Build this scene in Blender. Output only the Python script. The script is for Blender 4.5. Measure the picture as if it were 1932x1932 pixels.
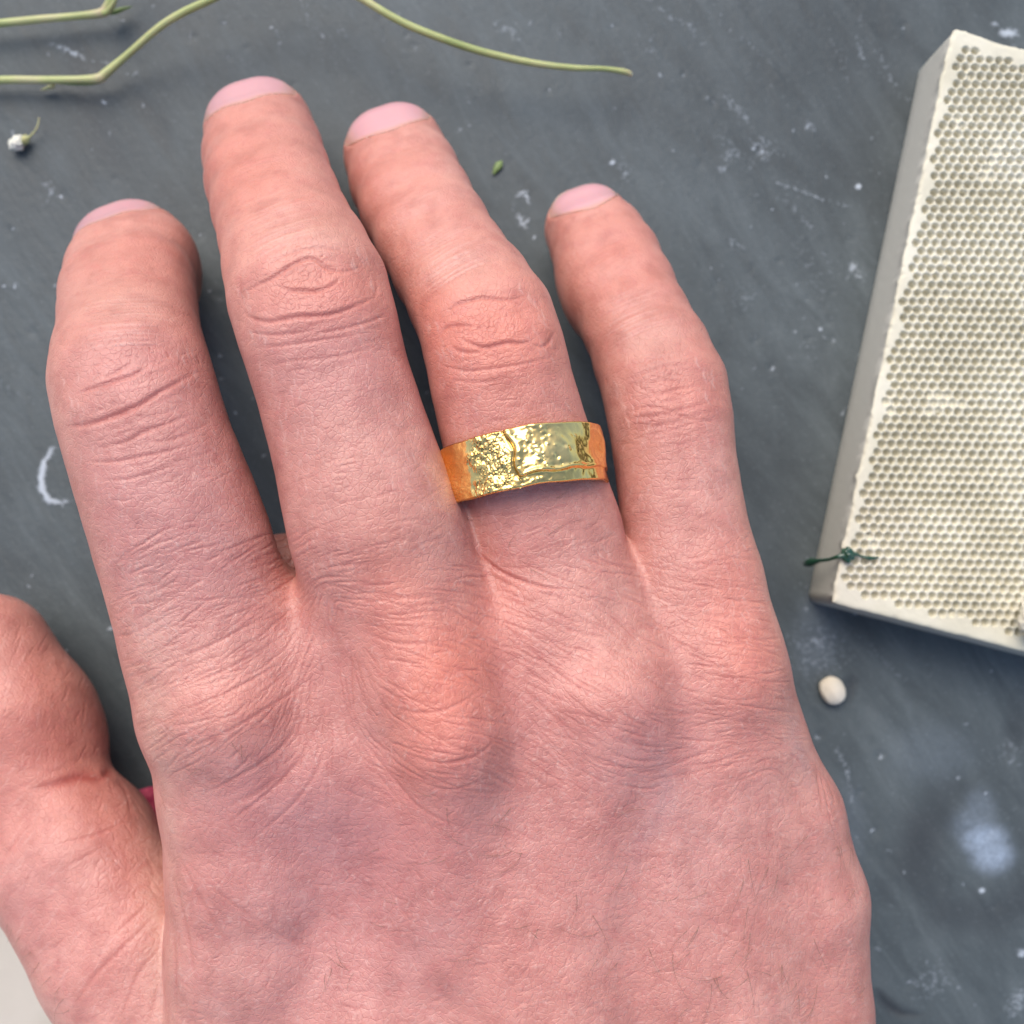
import bpy, math, random
import numpy as np
from mathutils import Vector, Matrix

random.seed(7)
rng = np.random.default_rng(7)
for o in list(bpy.data.objects):
    bpy.data.objects.remove(o)
SC = bpy.context.scene
S = 0.01                      # modelling is in centimetres, the scene in metres

# ------------------------------------------------------------------ camera
D = 17.0                      # camera height above the slate, cm
FPX = 1937.0                  # focal length in units of a 1932-wide frame
NX, NY = 880.0, 1090.0        # point of the frame straight below the lens
cam = bpy.data.cameras.new('camera')
camo = bpy.data.objects.new('camera', cam)
SC.collection.objects.link(camo)
camo.location = (0, 0, D * S)
camo.rotation_euler = (0, 0, 0)
cam.sensor_width = 36
cam.lens = FPX / 1932.0 * 36
cam.shift_x = (966 - NX) / 1932.0
cam.shift_y = (NY - 966) / 1932.0
cam.clip_start = 0.005
cam.clip_end = 20
cam.dof.use_dof = True
cam.dof.focus_distance = 0.130
cam.dof.aperture_fstop = 17
SC.camera = camo

# ------------------------------------------------------------------ light
w = bpy.data.worlds.new('World'); SC.world = w; w.use_nodes = True
nt = w.node_tree
bg = nt.nodes['Background']
sky = nt.nodes.new('ShaderNodeTexSky')
sky.sky_type = 'NISHITA'; sky.sun_disc = False
SUN_EL, SUN_AZ = 52, -22      # azimuth from +Y, clockwise positive
sky.sun_elevation = math.radians(SUN_EL); sky.sun_rotation = math.radians(SUN_AZ)
sky.air_density = 1.0; sky.dust_density = 3.0; sky.ozone_density = 1.0
nt.links.new(sky.outputs[0], bg.inputs[0])
bg.inputs[1].default_value = 0.15
sun = bpy.data.lights.new('sun', 'SUN'); suno = bpy.data.objects.new('sun', sun)
SC.collection.objects.link(suno)
sun.energy = 1.3; sun.angle = math.radians(48); sun.color = (1.0, 0.95, 0.88)
az, el = math.radians(SUN_AZ), math.radians(SUN_EL)
sd = Vector((math.sin(az) * math.cos(el), math.cos(az) * math.cos(el), math.sin(el)))
suno.rotation_euler = sd.to_track_quat('Z', 'Y').to_euler()
SC.view_settings.view_transform = 'Standard'
SC.view_settings.look = 'None'
SC.view_settings.exposure = 0.50
SC.view_settings.gamma = 1.0
try:
    SC.cycles.max_bounces = 8
except Exception:
    pass

# ------------------------------------------------------------------ helpers
def P(px, py, z):
    k = (D - z) / FPX
    return np.array([(px - NX) * k, -(py - NY) * k, z])
def to_px(p):
    k = FPX / (D - p[:, 2])
    return NX + p[:, 0] * k, NY - p[:, 1] * k

def mesh_np(name, verts, faces, mat=None, parent=None, smooth=True, attrs=None, loops=None):
    """verts (n,3) cm ; faces list of arrays (each (m,k)) or a ragged list"""
    me = bpy.data.meshes.new(name)
    if isinstance(faces, np.ndarray):
        faces = [faces]
    tot, idx, starts = [], [], []
    c = 0
    for f in faces:
        if isinstance(f, np.ndarray):
            n, k = f.shape
            idx.append(f.reshape(-1)); tot.append(np.full(n, k)); starts.append(c + np.arange(n) * k); c += n * k
        else:
            for q in f:
                idx.append(np.asarray(q)); tot.append(np.array([len(q)])); starts.append(np.array([c])); c += len(q)
    idx = np.concatenate(idx).astype(np.int32); tot = np.concatenate(tot).astype(np.int32); starts = np.concatenate(starts).astype(np.int32)
    me.vertices.add(len(verts)); me.vertices.foreach_set('co', (np.asarray(verts) * S).astype(np.float32).ravel())
    me.loops.add(len(idx)); me.loops.foreach_set('vertex_index', idx)
    me.polygons.add(len(tot)); me.polygons.foreach_set('loop_start', starts)
    try:
        me.polygons.foreach_set('loop_total', tot)
    except Exception:
        pass
    me.update(calc_edges=True); me.validate()
    if smooth:
        me.polygons.foreach_set('use_smooth', np.ones(len(me.polygons), dtype=bool))
    if attrs:
        for k, v in attrs.items():
            v = np.asarray(v, dtype=np.float32)
            if v.ndim == 1:
                a = me.attributes.new(k, 'FLOAT', 'POINT'); a.data.foreach_set('value', v)
            else:
                a = me.attributes.new(k, 'FLOAT_VECTOR', 'POINT'); a.data.foreach_set('vector', v.ravel())
    if mat: me.materials.append(mat)
    o = bpy.data.objects.new(name, me); SC.collection.objects.link(o)
    if parent is not None: o.parent = parent
    return o

def tag(o, label=None, cat=None, group=None, kind=None):
    if label: o['label'] = label
    if cat: o['category'] = cat
    if group: o['group'] = group
    if kind: o['kind'] = kind
    return o

def smooth_noise(shape, sig, r=rng, aniso=None, ang=0.0):
    """band-limited noise, unit variance, by fft"""
    n = r.standard_normal(shape).astype(np.float32)
    fy = np.fft.fftfreq(shape[0])[:, None]; fx = np.fft.rfftfreq(shape[1])[None, :]
    if aniso:
        c, s = math.cos(ang), math.sin(ang)
        u = fx * c + fy * s; v = -fx * s + fy * c
        g = np.exp(-2 * (np.pi ** 2) * ((u * sig * aniso) ** 2 + (v * sig) ** 2))
    else:
        g = np.exp(-2 * (np.pi ** 2) * sig ** 2 * (fx ** 2 + fy ** 2))
    out = np.fft.irfft2(np.fft.rfft2(n) * g, s=shape)
    return ((out - out.mean()) / (out.std() + 1e-9)).astype(np.float32)

def sstep(a, b, x):
    t = np.clip((x - a) / (b - a), 0, 1); return t * t * (3 - 2 * t)

class Raster:
    """a 2-D sheet of values over the work area, read back at mesh points"""
    def __init__(s, x0, y0, x1, y1, step=1.0):
        s.x0, s.y0, s.st = x0, y0, step
        s.w = int((x1 - x0) / step) + 1; s.h = int((y1 - y0) / step) + 1
    def zeros(s): return np.zeros((s.h, s.w), np.float32)
    def grid(s):
        return np.meshgrid(s.x0 + np.arange(s.w) * s.st, s.y0 + np.arange(s.h) * s.st)
    def sample(s, A, px, py):
        u = np.clip((px - s.x0) / s.st, 0, s.w - 1.001); v = np.clip((py - s.y0) / s.st, 0, s.h - 1.001)
        i = u.astype(int); j = v.astype(int); fu = u - i; fv = v - j
        return ((A[j, i] * (1 - fu) + A[j, i + 1] * fu) * (1 - fv) + (A[j + 1, i] * (1 - fu) + A[j + 1, i + 1] * fu) * fv)
    def stroke(s, A, pts, wid, amp, mode='max', taper=True):
        pts = np.asarray(pts, float)
        lo = pts.min(0) - 3 * wid; hi = pts.max(0) + 3 * wid
        i0 = max(0, int((lo[0] - s.x0) / s.st)); i1 = min(s.w, int((hi[0] - s.x0) / s.st) + 2)
        j0 = max(0, int((lo[1] - s.y0) / s.st)); j1 = min(s.h, int((hi[1] - s.y0) / s.st) + 2)
        if i1 <= i0 or j1 <= j0: return
        X = (s.x0 + np.arange(i0, i1) * s.st)[None, :]; Y = (s.y0 + np.arange(j0, j1) * s.st)[:, None]
        best = np.full((j1 - j0, i1 - i0), 1e9, np.float32); bt = np.zeros_like(best)
        n = len(pts) - 1
        for k in range(n):
            ax, ay = pts[k]; dx, dy = pts[k + 1] - pts[k]
            L2 = dx * dx + dy * dy + 1e-9
            t = np.clip(((X - ax) * dx + (Y - ay) * dy) / L2, 0, 1)
            d = (X - ax - t * dx) ** 2 + (Y - ay - t * dy) ** 2
            m = d < best
            best = np.where(m, d, best); bt = np.where(m, (k + t) / n, bt)
        f = np.sin(np.pi * np.clip(bt, 0.02, 0.98)) ** 0.6 if taper else 1.0
        v = amp * f * np.exp(-best / (2 * (wid * (0.5 + 0.5 * f)) ** 2))
        if mode == 'max': A[j0:j1, i0:i1] = np.maximum(A[j0:j1, i0:i1], v)
        else: A[j0:j1, i0:i1] += v
    def blob(s, A, x, y, sx, sy, amp, ang=0.0, mode='add', p=1.0):
        R = 3.2 * max(sx, sy)
        i0 = max(0, int((x - R - s.x0) / s.st)); i1 = min(s.w, int((x + R - s.x0) / s.st) + 1)
        j0 = max(0, int((y - R - s.y0) / s.st)); j1 = min(s.h, int((y + R - s.y0) / s.st) + 1)
        if i1 <= i0 or j1 <= j0: return
        X = (s.x0 + np.arange(i0, i1) * s.st)[None, :] - x; Y = (s.y0 + np.arange(j0, j1) * s.st)[:, None] - y
        c, q = math.cos(ang), math.sin(ang)
        u = X * c + Y * q; v = -X * q + Y * c
        g = amp * np.exp(-(0.5 * ((u / sx) ** 2 + (v / sy) ** 2)) ** p)
        if mode == 'add': A[j0:j1, i0:i1] += g
        else: A[j0:j1, i0:i1] = np.maximum(A[j0:j1, i0:i1], g)

def spline(pts, n=8):
    """Catmull-Rom through points"""
    p = np.asarray(pts, float)
    p = np.vstack([2 * p[0] - p[1], p, 2 * p[-1] - p[-2]])
    out = []
    for i in range(1, len(p) - 2):
        for t in np.linspace(0, 1, n, endpoint=False):
            a, b, c, d = p[i - 1], p[i], p[i + 1], p[i + 2]
            out.append(0.5 * ((2 * b) + (-a + c) * t + (2 * a - 5 * b + 4 * c - d) * t * t + (-a + 3 * b - 3 * c + d) * t ** 3))
    out.append(p[-2]); return np.array(out)

# ------------------------------------------------------------------ node helpers
class NT:
    def __init__(s, name):
        s.m = bpy.data.materials.new(name); s.m.use_nodes = True
        s.t = s.m.node_tree; s.b = s.t.nodes['Principled BSDF']
    def n(s, ty, **kw):
        nd = s.t.nodes.new(ty)
        for k, v in kw.items():
            if k.startswith('i_'):
                nd.inputs[k[2:].replace('_', ' ')].default_value = v
            else: setattr(nd, k, v)
        return nd
    def l(s, a, b): s.t.links.new(a, b)
    def noise(s, scale, detail=4, rough=0.5, vec=None, dist=0.0):
        nd = s.n('ShaderNodeTexNoise'); nd.inputs['Scale'].default_value = scale
        nd.inputs['Detail'].default_value = detail; nd.inputs['Roughness'].default_value = rough
        nd.inputs['Distortion'].default_value = dist
        if vec is not None: s.l(vec, nd.inputs['Vector'])
        return nd.outputs[0]
    def ramp(s, fac, stops):
        r = s.n('ShaderNodeValToRGB'); e = r.color_ramp.elements
        while len(e) < len(stops): e.new(0.5)
        for q, (p, c) in zip(e, stops):
            q.position = p; q.color = (*c, 1) if len(c) == 3 else c
        s.l(fac, r.inputs[0]); return r.outputs[0]
    def math(s, op, a, b=None, clamp=False):
        nd = s.n('ShaderNodeMath', operation=op, use_clamp=clamp)
        for i, v in enumerate((a, b)):
            if v is None: continue
            if isinstance(v, (int, float)): nd.inputs[i].default_value = v
            else: s.l(v, nd.inputs[i])
        return nd.outputs[0]
    def mix(s, fac, a, b, mode='MIX'):
        nd = s.n('ShaderNodeMix', data_type='RGBA', blend_type=mode)
        for sock, v in ((nd.inputs[0], fac), (nd.inputs[6], a), (nd.inputs[7], b)):
            if isinstance(v, (int, float)): sock.default_value = v
            elif isinstance(v, tuple): sock.default_value = (*v, 1) if len(v) == 3 else v
            else: s.l(v, sock)
        return nd.outputs[2]
    def attr(s, name):
        nd = s.n('ShaderNodeAttribute'); nd.attribute_name = name; return nd
    def coord(s): return s.n('ShaderNodeTexCoord').outputs['Object']
    def bump(s, h, dist, strength=1.0, normal=None):
        nd = s.n('ShaderNodeBump'); nd.inputs['Distance'].default_value = dist; nd.inputs['Strength'].default_value = strength
        s.l(h, nd.inputs['Height'])
        if normal is not None: s.l(normal, nd.inputs['Normal'])
        return nd.outputs[0]
    def set(s, **kw):
        for k, v in kw.items():
            sock = s.b.inputs[k.replace('_', ' ')]
            if isinstance(v, (int, float)): sock.default_value = v
            elif isinstance(v, tuple): sock.default_value = (*v, 1) if (len(v) == 3 and sock.type == 'RGBA') else v
            else: s.l(v, sock)

# ================================================================== slate + worktop
RS = Raster(-260, -260, 2200, 2200, 3.6)     # slate sheet, laid out at table height
X_, Y_ = RS.grid()
relief = smooth_noise(X_.shape, 40) * 0.006 + smooth_noise(X_.shape, 7, aniso=3.0, ang=math.radians(55)) * 0.0028 \
    + smooth_noise(X_.shape, 1.6, aniso=2.5, ang=math.radians(58)) * 0.0012 + smooth_noise(X_.shape, 1.0) * 0.0006
chalk = RS.zeros(); dark = RS.zeros()
def sx(pts): return np.asarray(pts, float)
for pts, wd, a in [
    ([(112, 836), (96, 850), (84, 872), (78, 900), (80, 925), (92, 944), (112, 948), (140, 944)], 4.5, 0.9),
    ([(1440, 335), (1490, 352), (1550, 375), (1595, 388)], 2.5, 0.35), ([(1375, 447), (1412, 474)], 3, 0.3),
    ([(1612, 60), (1625, 95), (1638, 140)], 3, 0.32), ([(1640, 70), (1700, 180)], 6, 0.16),
    ([(88, 80), (120, 92), (148, 103), (165, 112)], 4, 0.45), ([(165, 112), (215, 120), (235, 130)], 2, 0.25),
    ([(975, 372), (990, 362), (1000, 392)], 4, 0.55), ([(968, 388), (984, 420), (996, 438)], 4, 0.5), ([(985, 425), (1002, 410)], 3, 0.5),
    ([(250, 150), (258, 132)], 3, 0.4), ([(640, 40), (650, 75)], 4, 0.2), ([(1200, 60), (1240, 110)], 7, 0.14),
    ([(1585, 790), (1600, 760)], 2, 0.3), ([(1560, 640), (1545, 620)], 2.5, 0.35), ([(1535, 230), (1520, 245)], 8, 0.4),
    ([(1570, 1400), (1600, 1450), (1612, 1540)], 4, 0.3), ([(1340, 230), (1390, 290), (1440, 330)], 9, 0.13),
    ([(1480, 420), (1540, 520), (1560, 600)], 10, 0.1), ([(1880, 60), (1925, 66)], 6, 0.7), ([(1870, 40), (1885, 52)], 5, 0.4),
    ([(1600, 530), (1610, 500), (1625, 505)], 5, 0.4), ([(1905, 1925), (1935, 1860)], 14, 0.3), ([(1650, 1780), (1660, 1800)], 3, 0.3),
    ([(200, 1185), (215, 1188)], 3, 0.5), ([(40, 1095), (60, 1110)], 3, 0.35), ([(1300, 660), (1330, 690)], 5, 0.2)]:
    RS.stroke(chalk, pts, wd, a, 'max')
for (x, y, r, a) in [(1852, 1680, 6, 0.8), (1620, 352, 6, 0.9), (1155, 306, 6, 0.7), (1548, 621, 4, 0.6),
                     (1376, 295, 14, 0.3), (1362, 318, 10, 0.3), (1618, 517, 18, 0.25), (1545, 1210, 20, 0.3), (1540, 1230, 60, 0.15),
                     (1400, 560, 30, 0.12), (1440, 280, 26, 0.22), (1910, 1420, 30, 0.15), (1760, 1850, 40, 0.18), (1930, 1800, 12, 0.5)]:
    RS.blob(chalk, x, y, r * 0.72, r * 0.62, a, mode='max', p=1.6)
for i in range(520):          # tiny curved chips and specks in the cleaved surface
    x, y = rng.uniform(-100, 2030, 2); a = rng.uniform(0, 6.28); r = rng.uniform(2.5, 6)
    th = a + np.linspace(0, rng.uniform(1.2, 3.5), 6)
    RS.stroke(chalk, np.stack([x + r * np.cos(th), y + r * np.sin(th)], 1), rng.uniform(1.5, 2.4), rng.uniform(0.12, 0.62), 'max')
    if i % 3 == 0: RS.blob(relief, x, y, r * 1.3, r, -0.012, a)
for i in range(80):
    x, y = rng.uniform(-50, 2000, 2); L = rng.uniform(40, 190); a = math.radians(rng.uniform(35, 75))
    pts = [(x + t * L * math.cos(a) + rng.normal(0, 4), y + t * L * math.sin(a) + rng.normal(0, 4)) for t in np.linspace(0, 1, 6)]
    RS.stroke(chalk, pts, rng.uniform(2, 8), rng.uniform(0.08, 0.26), 'max')
for pts, wd, a in [([(1655, 1868), (1668, 1888), (1682, 1902), (1700, 1912), (1740, 1915)], 6, 1.0),
                   ([(120, 60), (150, 150), (190, 240), (230, 310)], 22, 0.5), ([(255, 170), (300, 230), (340, 310)], 16, 0.4),
                   ([(1880, 1390), (1932, 1400)], 40, 0.5), ([(1740, 1640), (1780, 1500), (1850, 1440)], 30, 0.5),
                   ([(1790, 1720), (1870, 1740), (1940, 1760)], 36, 0.5), ([(1640, 1650), (1700, 1720)], 16, 0.4),
                   ([(1590, 1300), (1605, 1290), (1600, 1325)], 7, 0.5)]:
    RS.stroke(dark, pts, wd, a, 'max')
    RS.stroke(relief, pts, wd, -0.03 * a if wd < 20 else -0.008, 'add')
bloom = RS.zeros()
for (x, y, a_, b_2, s_) in [(1858, 1585, 30, 22, .95), (1872, 1612, 28, 24, .9), (1840, 1560, 30, 26, .35), (1850, 1530, 22, 30, .25), (1540, 1200, 30, 60, .16), (1600, 1560, 24, 60, .12), (1760, 1420, 60, 40, .1)]:
    RS.blob(bloom, x, y, a_, b_2, s_, mode='max', p=1.8)
RS.stroke(dark, [(1745, 1560), (1730, 1640), (1780, 1720), (1870, 1735), (1935, 1700)], 34, .75, 'max', False)
RS.stroke(dark, [(1700, 1600), (1790, 1490), (1900, 1500)], 26, .5, 'max')
dark = np.clip(dark + .12 * smooth_noise(dark.shape, 14) * (dark > .02), 0, 1)
relief += np.clip(chalk, 0, 1) * 0.006
k0 = D / FPX
vx = (X_ - NX) * k0; vy = -(Y_ - NY) * k0
SL_Z = relief.astype(float)
hh, ww = X_.shape
# the slab's corner is cut off under the thumb: the slab ends along a straight edge there
e0 = np.array([-4.5 * 1.0, 0.0])
def edge_side(x, y):          # >0 on the slate
    a = P(-330, 1380, 0)[:2]; b = P(560, 2190, 0)[:2]
    return ((b[0] - a[0]) * (y - a[1]) - (b[1] - a[1]) * (x - a[0])) / np.hypot(*(b - a))
side = edge_side(vx, vy)
edge_n = np.array([0.0, 0.0])
a_ = P(-330, 1380, 0)[:2]; b_ = P(560, 2190, 0)[:2]; tdir = (b_ - a_) / np.hypot(*(b_ - a_)); ndir = np.array([-tdir[1], tdir[0]])
push = np.where(side < 0, -side, 0)
cvx = vx + ndir[0] * push; cvy = vy + ndir[1] * push
SL_Z = np.where(side < 0.0, np.maximum(-0.9, -side * -9.0 * 1.0), SL_Z)
SL_Z = np.where(side < -0.15, -0.9, SL_Z)
V = np.stack([cvx, cvy, SL_Z], -1).reshape(-1, 3)
I = np.arange(hh * ww).reshape(hh, ww)
F_ = np.stack([I[1:, :-1], I[1:, 1:], I[:-1, 1:], I[:-1, :-1]], -1).reshape(-1, 4)
keep = (side[:-1, :-1] > -0.35).reshape(-1)
F_ = F_[keep]

m = NT('slate')
co = m.coord()
st = m.n('ShaderNodeMapping'); m.l(co, st.inputs[0]); st.inputs['Rotation'].default_value = (0, 0, math.radians(-56)); st.inputs['Scale'].default_value = (2.9, 0.8, 1); st.vector_type = 'TEXTURE'
n1 = m.noise(150, 7, 0.68, st.outputs[0], 0.6); n2 = m.noise(18, 4, 0.55, co); n3 = m.noise(900, 3, 0.6, co)
base = m.ramp(n1, [(0.28, (0.052, 0.064, 0.067)), (0.5, (0.074, 0.091, 0.096)), (0.76, (0.112, 0.134, 0.140))])
big = m.ramp(n2, [(0.34, (0.70, 0.70, 0.70)), (0.64, (1.12, 1.12, 1.12))])
c = m.mix(1.0, base, big, 'MULTIPLY')
c = m.mix(m.math('MULTIPLY', m.attr('dark').outputs['Fac'], 0.75, True), c, (0.026, 0.029, 0.033))
n4 = m.noise(1500, 4, 0.75, co)
cc = m.attr('chalk').outputs['Fac']
ck = m.math('MULTIPLY', m.math('POWER', cc, 0.6), m.math('MULTIPLY', m.math('SUBTRACT', m.math('ADD', m.math('MULTIPLY', n4, 1.8), m.math('ADD', m.math('MULTIPLY', n3, 1.4), m.math('MULTIPLY', cc, 1.2))), 1.78), 2.2, True), True)
c = m.mix(m.math('MULTIPLY', m.ramp(n4, [(.58, (0, 0, 0)), (.72, (1, 1, 1))]), .22), c, (.30, .34, .37))
c = m.mix(ck, c, (0.52, 0.58, 0.64))
c = m.mix(m.math('MULTIPLY', m.attr('bloom').outputs['Fac'], m.math('ADD', m.math('MULTIPLY', m.math('ADD', n3, n4), 1.1), -.25), True), c, (0.30, 0.37, 0.46))
m.set(Base_Color=c, Roughness=m.math('ADD', m.math('MULTIPLY', n1, 0.3), 0.42), Specular_IOR_Level=0.42,
      Normal=m.bump(m.math('ADD', m.noise(420, 6, 0.65, st.outputs[0]), m.math('MULTIPLY', n3, 0.4)), 0.00022, 0.7))
M_slate = m.m
used = np.unique(F_); remap = np.full(len(V), -1); remap[used] = np.arange(len(used))
slate = mesh_np('slate_slab', V[used], remap[F_], M_slate, attrs={'bloom': bloom.reshape(-1)[used], 'chalk': chalk.reshape(-1)[used], 'dark': dark.reshape(-1)[used]})
tag(slate, kind='structure')

m = NT('pale_worktop')
co = m.coord()
c = m.ramp(m.noise(35, 4, 0.5, co, 0.4), [(0.3, (0.42, 0.37, 0.30)), (0.55, (0.53, 0.48, 0.40)), (0.75, (0.60, 0.55, 0.47))])
c = m.mix(m.math('MULTIPLY', m.noise(300, 3, 0.5, co), 0.25), c, (0.5, 0.45, 0.38))
m.set(Base_Color=c, Roughness=0.6, Normal=m.bump(m.noise(260, 4, 0.6, co), 0.0003, 0.4))
g = np.linspace(-40, 40, 41); GX, GY = np.meshgrid(g, g)
I = np.arange(41 * 41).reshape(41, 41)
wt = mesh_np('worktop', np.stack([GX, GY, np.full_like(GX, -0.9)], -1).reshape(-1, 3),
             np.stack([I[:-1, :-1], I[:-1, 1:], I[1:, 1:], I[1:, :-1]], -1).reshape(-1, 4), m.m)
tag(wt, kind='structure')

# ================================================================== hand: signed distance field
# chains: (px, py, z, half width px, lateral flat half width cm)
IDX = [(248, 484, 0.88, 108, .10), (242, 552, 2.0, 124, .20), (244, 630, 2.75, 128, .16), (248, 716, 3.38, 147, .16), (285, 850, 3.45, 150, .14), (330, 975, 3.42, 157, .16), (372, 1110, 3.3, 160, .2), (425, 1310, 3.2, 150, .2)]
MID = [(490, 252, 0.90, 104, .10), (505, 335, 2.0, 115, .20), (540, 440, 2.85, 124, .16), (582, 556, 3.55, 148, .15), (622, 700, 3.6, 142, .12), (670, 860, 3.58, 148, .12), (710, 1000, 3.62, 160, .16), (755, 1120, 3.42, 158, .2), (800, 1290, 3.3, 140, .2)]
RNG = [(745, 292, 0.86, 97, .10), (785, 385, 1.9, 104, .18), (850, 500, 2.7, 108, .14), (918, 612, 3.35, 124, .14), (947, 730, 3.4, 128, .12), (984, 870, 3.24, 135, .12), (1020, 1010, 3.0, 149, .16), (1120, 1290, 3.1, 138, .2)]
LIT = [(1108, 429, 0.78, 81, .08), (1150, 495, 1.45, 92, .14), (1200, 610, 2.15, 98, .12), (1254, 735, 2.7, 112, .12), (1272, 860, 2.8, 108, .10), (1290, 990, 2.85, 112, .12), (1310, 1110, 2.9, 118, .14), (1335, 1270, 2.9, 120, .2)]
THB = [(-42, 1245, 1.25, 140, .25), (20, 1360, 1.35, 148, .2), (70, 1482, 1.42, 128, .12), (132, 1610, 1.5, 160, .15), (240, 1790, 1.75, 168, .2), (360, 1990, 2.0, 180, .3), (480, 2250, 2.2, 190, .3)]
META = [
    [(400, 1200, 3.15, 150, .1), (428, 1350, 3.15, 155, .2), (458, 1500, 3.05, 152, .2), (480, 1650, 2.95, 155, .2), (480, 1800, 2.85, 160, .2), (480, 2000, 2.75, 165, .3), (560, 2500, 2.6, 160, .3)],
    [(745, 1120, 3.1, 130, .1), (800, 1290, 3.3, 150, .1), (838, 1480, 3.25, 160, .3), (870, 1800, 3.1, 170, .4), (880, 2500, 2.7, 170, .4)],
    [(1045, 1120, 2.95, 120, .1), (1122, 1300, 3.12, 145, .1), (1165, 1480, 3.05, 160, .3), (1200, 1800, 2.95, 170, .4), (1160, 2500, 2.6, 170, .4)],
    [(1310, 1110, 2.85, 112, .1), (1340, 1250, 2.85, 124, .1), (1378, 1400, 2.75, 136, .12), (1435, 1550, 2.6, 150, .2), (1470, 1700, 2.5, 159, .2), (1468, 1900, 2.4, 168, .2), (1390, 2500, 2.3, 160, .2)],
]
FING = [IDX, MID, RNG, LIT]

def prims(chain):
    pts = [P(a, b, z) for a, b, z, h, wl in chain]
    rad = [h * (D - z) / FPX - wl for a, b, z, h, wl in chain]
    wls = [c_[4] for c_ in chain]
    out = []
    for i in range(len(pts) - 1):
        a, b = pts[i], pts[i + 1]; ab = b - a
        lat = np.cross(ab, [0, 0, 1.0]); lat /= np.linalg.norm(lat)
        out.append((a, ab, float(ab @ ab), rad[i], rad[i + 1], lat, wls[i], wls[i + 1]))
    return out
def d_prim(p, pr):
    a, ab, L2, r0, r1, lat, w0, w1 = pr
    q = p - a.astype(np.float32)
    t = np.clip((q @ ab.astype(np.float32)) / L2, 0, 1)
    q = q - t[:, None] * ab.astype(np.float32)
    ww = w0 + (w1 - w0) * t
    l = np.clip(q @ lat.astype(np.float32), -ww, ww)
    q = q - l[:, None] * lat.astype(np.float32)
    return np.sqrt(np.einsum('ij,ij->i', q, q)) - (r0 + (r1 - r0) * t)
def smin(a, b, k):
    h = np.clip(0.5 + 0.5 * (b - a) / k, 0, 1)
    return b + (a - b) * h - k * h * (1 - h)
def d_ell(p, c, r, ang=0.0):
    q = p - np.asarray(c, np.float32)
    ca, sa = math.cos(ang), math.sin(ang)
    u = (q[:, 0] * ca + q[:, 1] * sa) / r[0]; v = (-q[:, 0] * sa + q[:, 1] * ca) / r[1]; z = q[:, 2] / r[2]
    k = np.sqrt(u * u + v * v + z * z)
    return (k - 1) * min(r)

def smooth_chain(ch):
    out = spline(np.array(ch, float), 2)
    return [tuple(r) for r in out]
FPR = [prims(smooth_chain(c_)) for c_ in FING]; TPR = prims(THB); MPR = [prims(c_) for c_ in META]
def seg(a, b, r0, r1, wl=0.0):
    ab = b - a; lat = np.cross(ab, [0, 0, 1.0]); lat /= np.linalg.norm(lat)
    return (a, ab, float(ab @ ab), r0, r1, lat, wl, wl)
# palm slab: fills the underside between the metacarpals, heel of the hand resting on the slate
PALM = [seg(P(560, 1330, 2.3), P(640, 2500, 1.9), 1.15, 1.3, .7), seg(P(900, 1300, 2.3), P(900, 2500, 1.7), 1.2, 1.3, 1.2),
        seg(P(1200, 1320, 2.2), P(1180, 2500, 1.6), 1.2, 1.4, .8), seg(P(1385, 1560, 1.9), P(1330, 2500, 1.6), 1.1, 1.35, .2)]
KN = [  # knuckle heads, tendons
    (P(430, 1335, 3.35), (0.95, 1.05, 1.02), -0.2), (P(845, 1335, 3.48), (0.64, 1.3, 1.0), 0.35),
    (P(1150, 1330, 3.22), (0.88, 1.1, 1.02), 0.35), (P(1365, 1275, 2.95), (0.72, 0.85, 0.96), 0.3)]
TEND = [seg(P(760, 1150, 3.85), P(850, 1400, 4.05), 0.5, 0.5), seg(P(850, 1400, 4.05), P(860, 1800, 3.75), 0.35, 0.2),
        seg(P(440, 1350, 3.75), P(520, 1700, 3.45), 0.42, 0.2), seg(P(1145, 1340, 3.75), P(1120, 1750, 3.45), 0.4, 0.2)]
WEB = [seg(P(590, 1240, 2.95), P(640, 1430, 2.9), 1.02, 1.05, .1), seg(P(640, 1430, 2.85), P(720, 1720, 2.35), 1.05, 1.05, .1), seg(P(720, 1720, 2.4), P(730, 2000, 2.95), 1.05, 1.25, .2), seg(P(965, 1215, 2.95), P(1020, 1950, 3.05), 1.0, 1.25, .2), seg(P(1250, 1240, 2.75), P(1330, 1950, 2.85), .95, 1.2, .2), seg(P(548, 1185, 2.35), P(600, 1400, 2.6), 0.8, 0.9), seg(P(915, 1150, 2.5), P(960, 1400, 2.6), 0.85, 0.9), seg(P(1215, 1180, 2.3), P(1245, 1400, 2.5), 0.85, 0.9)]
# web skin seen low between index and middle
LOWWEB = seg(P(548, 1075, 1.7), P(560, 1250, 1.9), 0.55, 0.8, .1)
PULP = [(P(322, 520, 1.2), (0.42, 0.75, 0.62), 0.0), (P(1118, 580, 1.45), (0.36, 0.62, 0.5), 0.5)]

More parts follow.
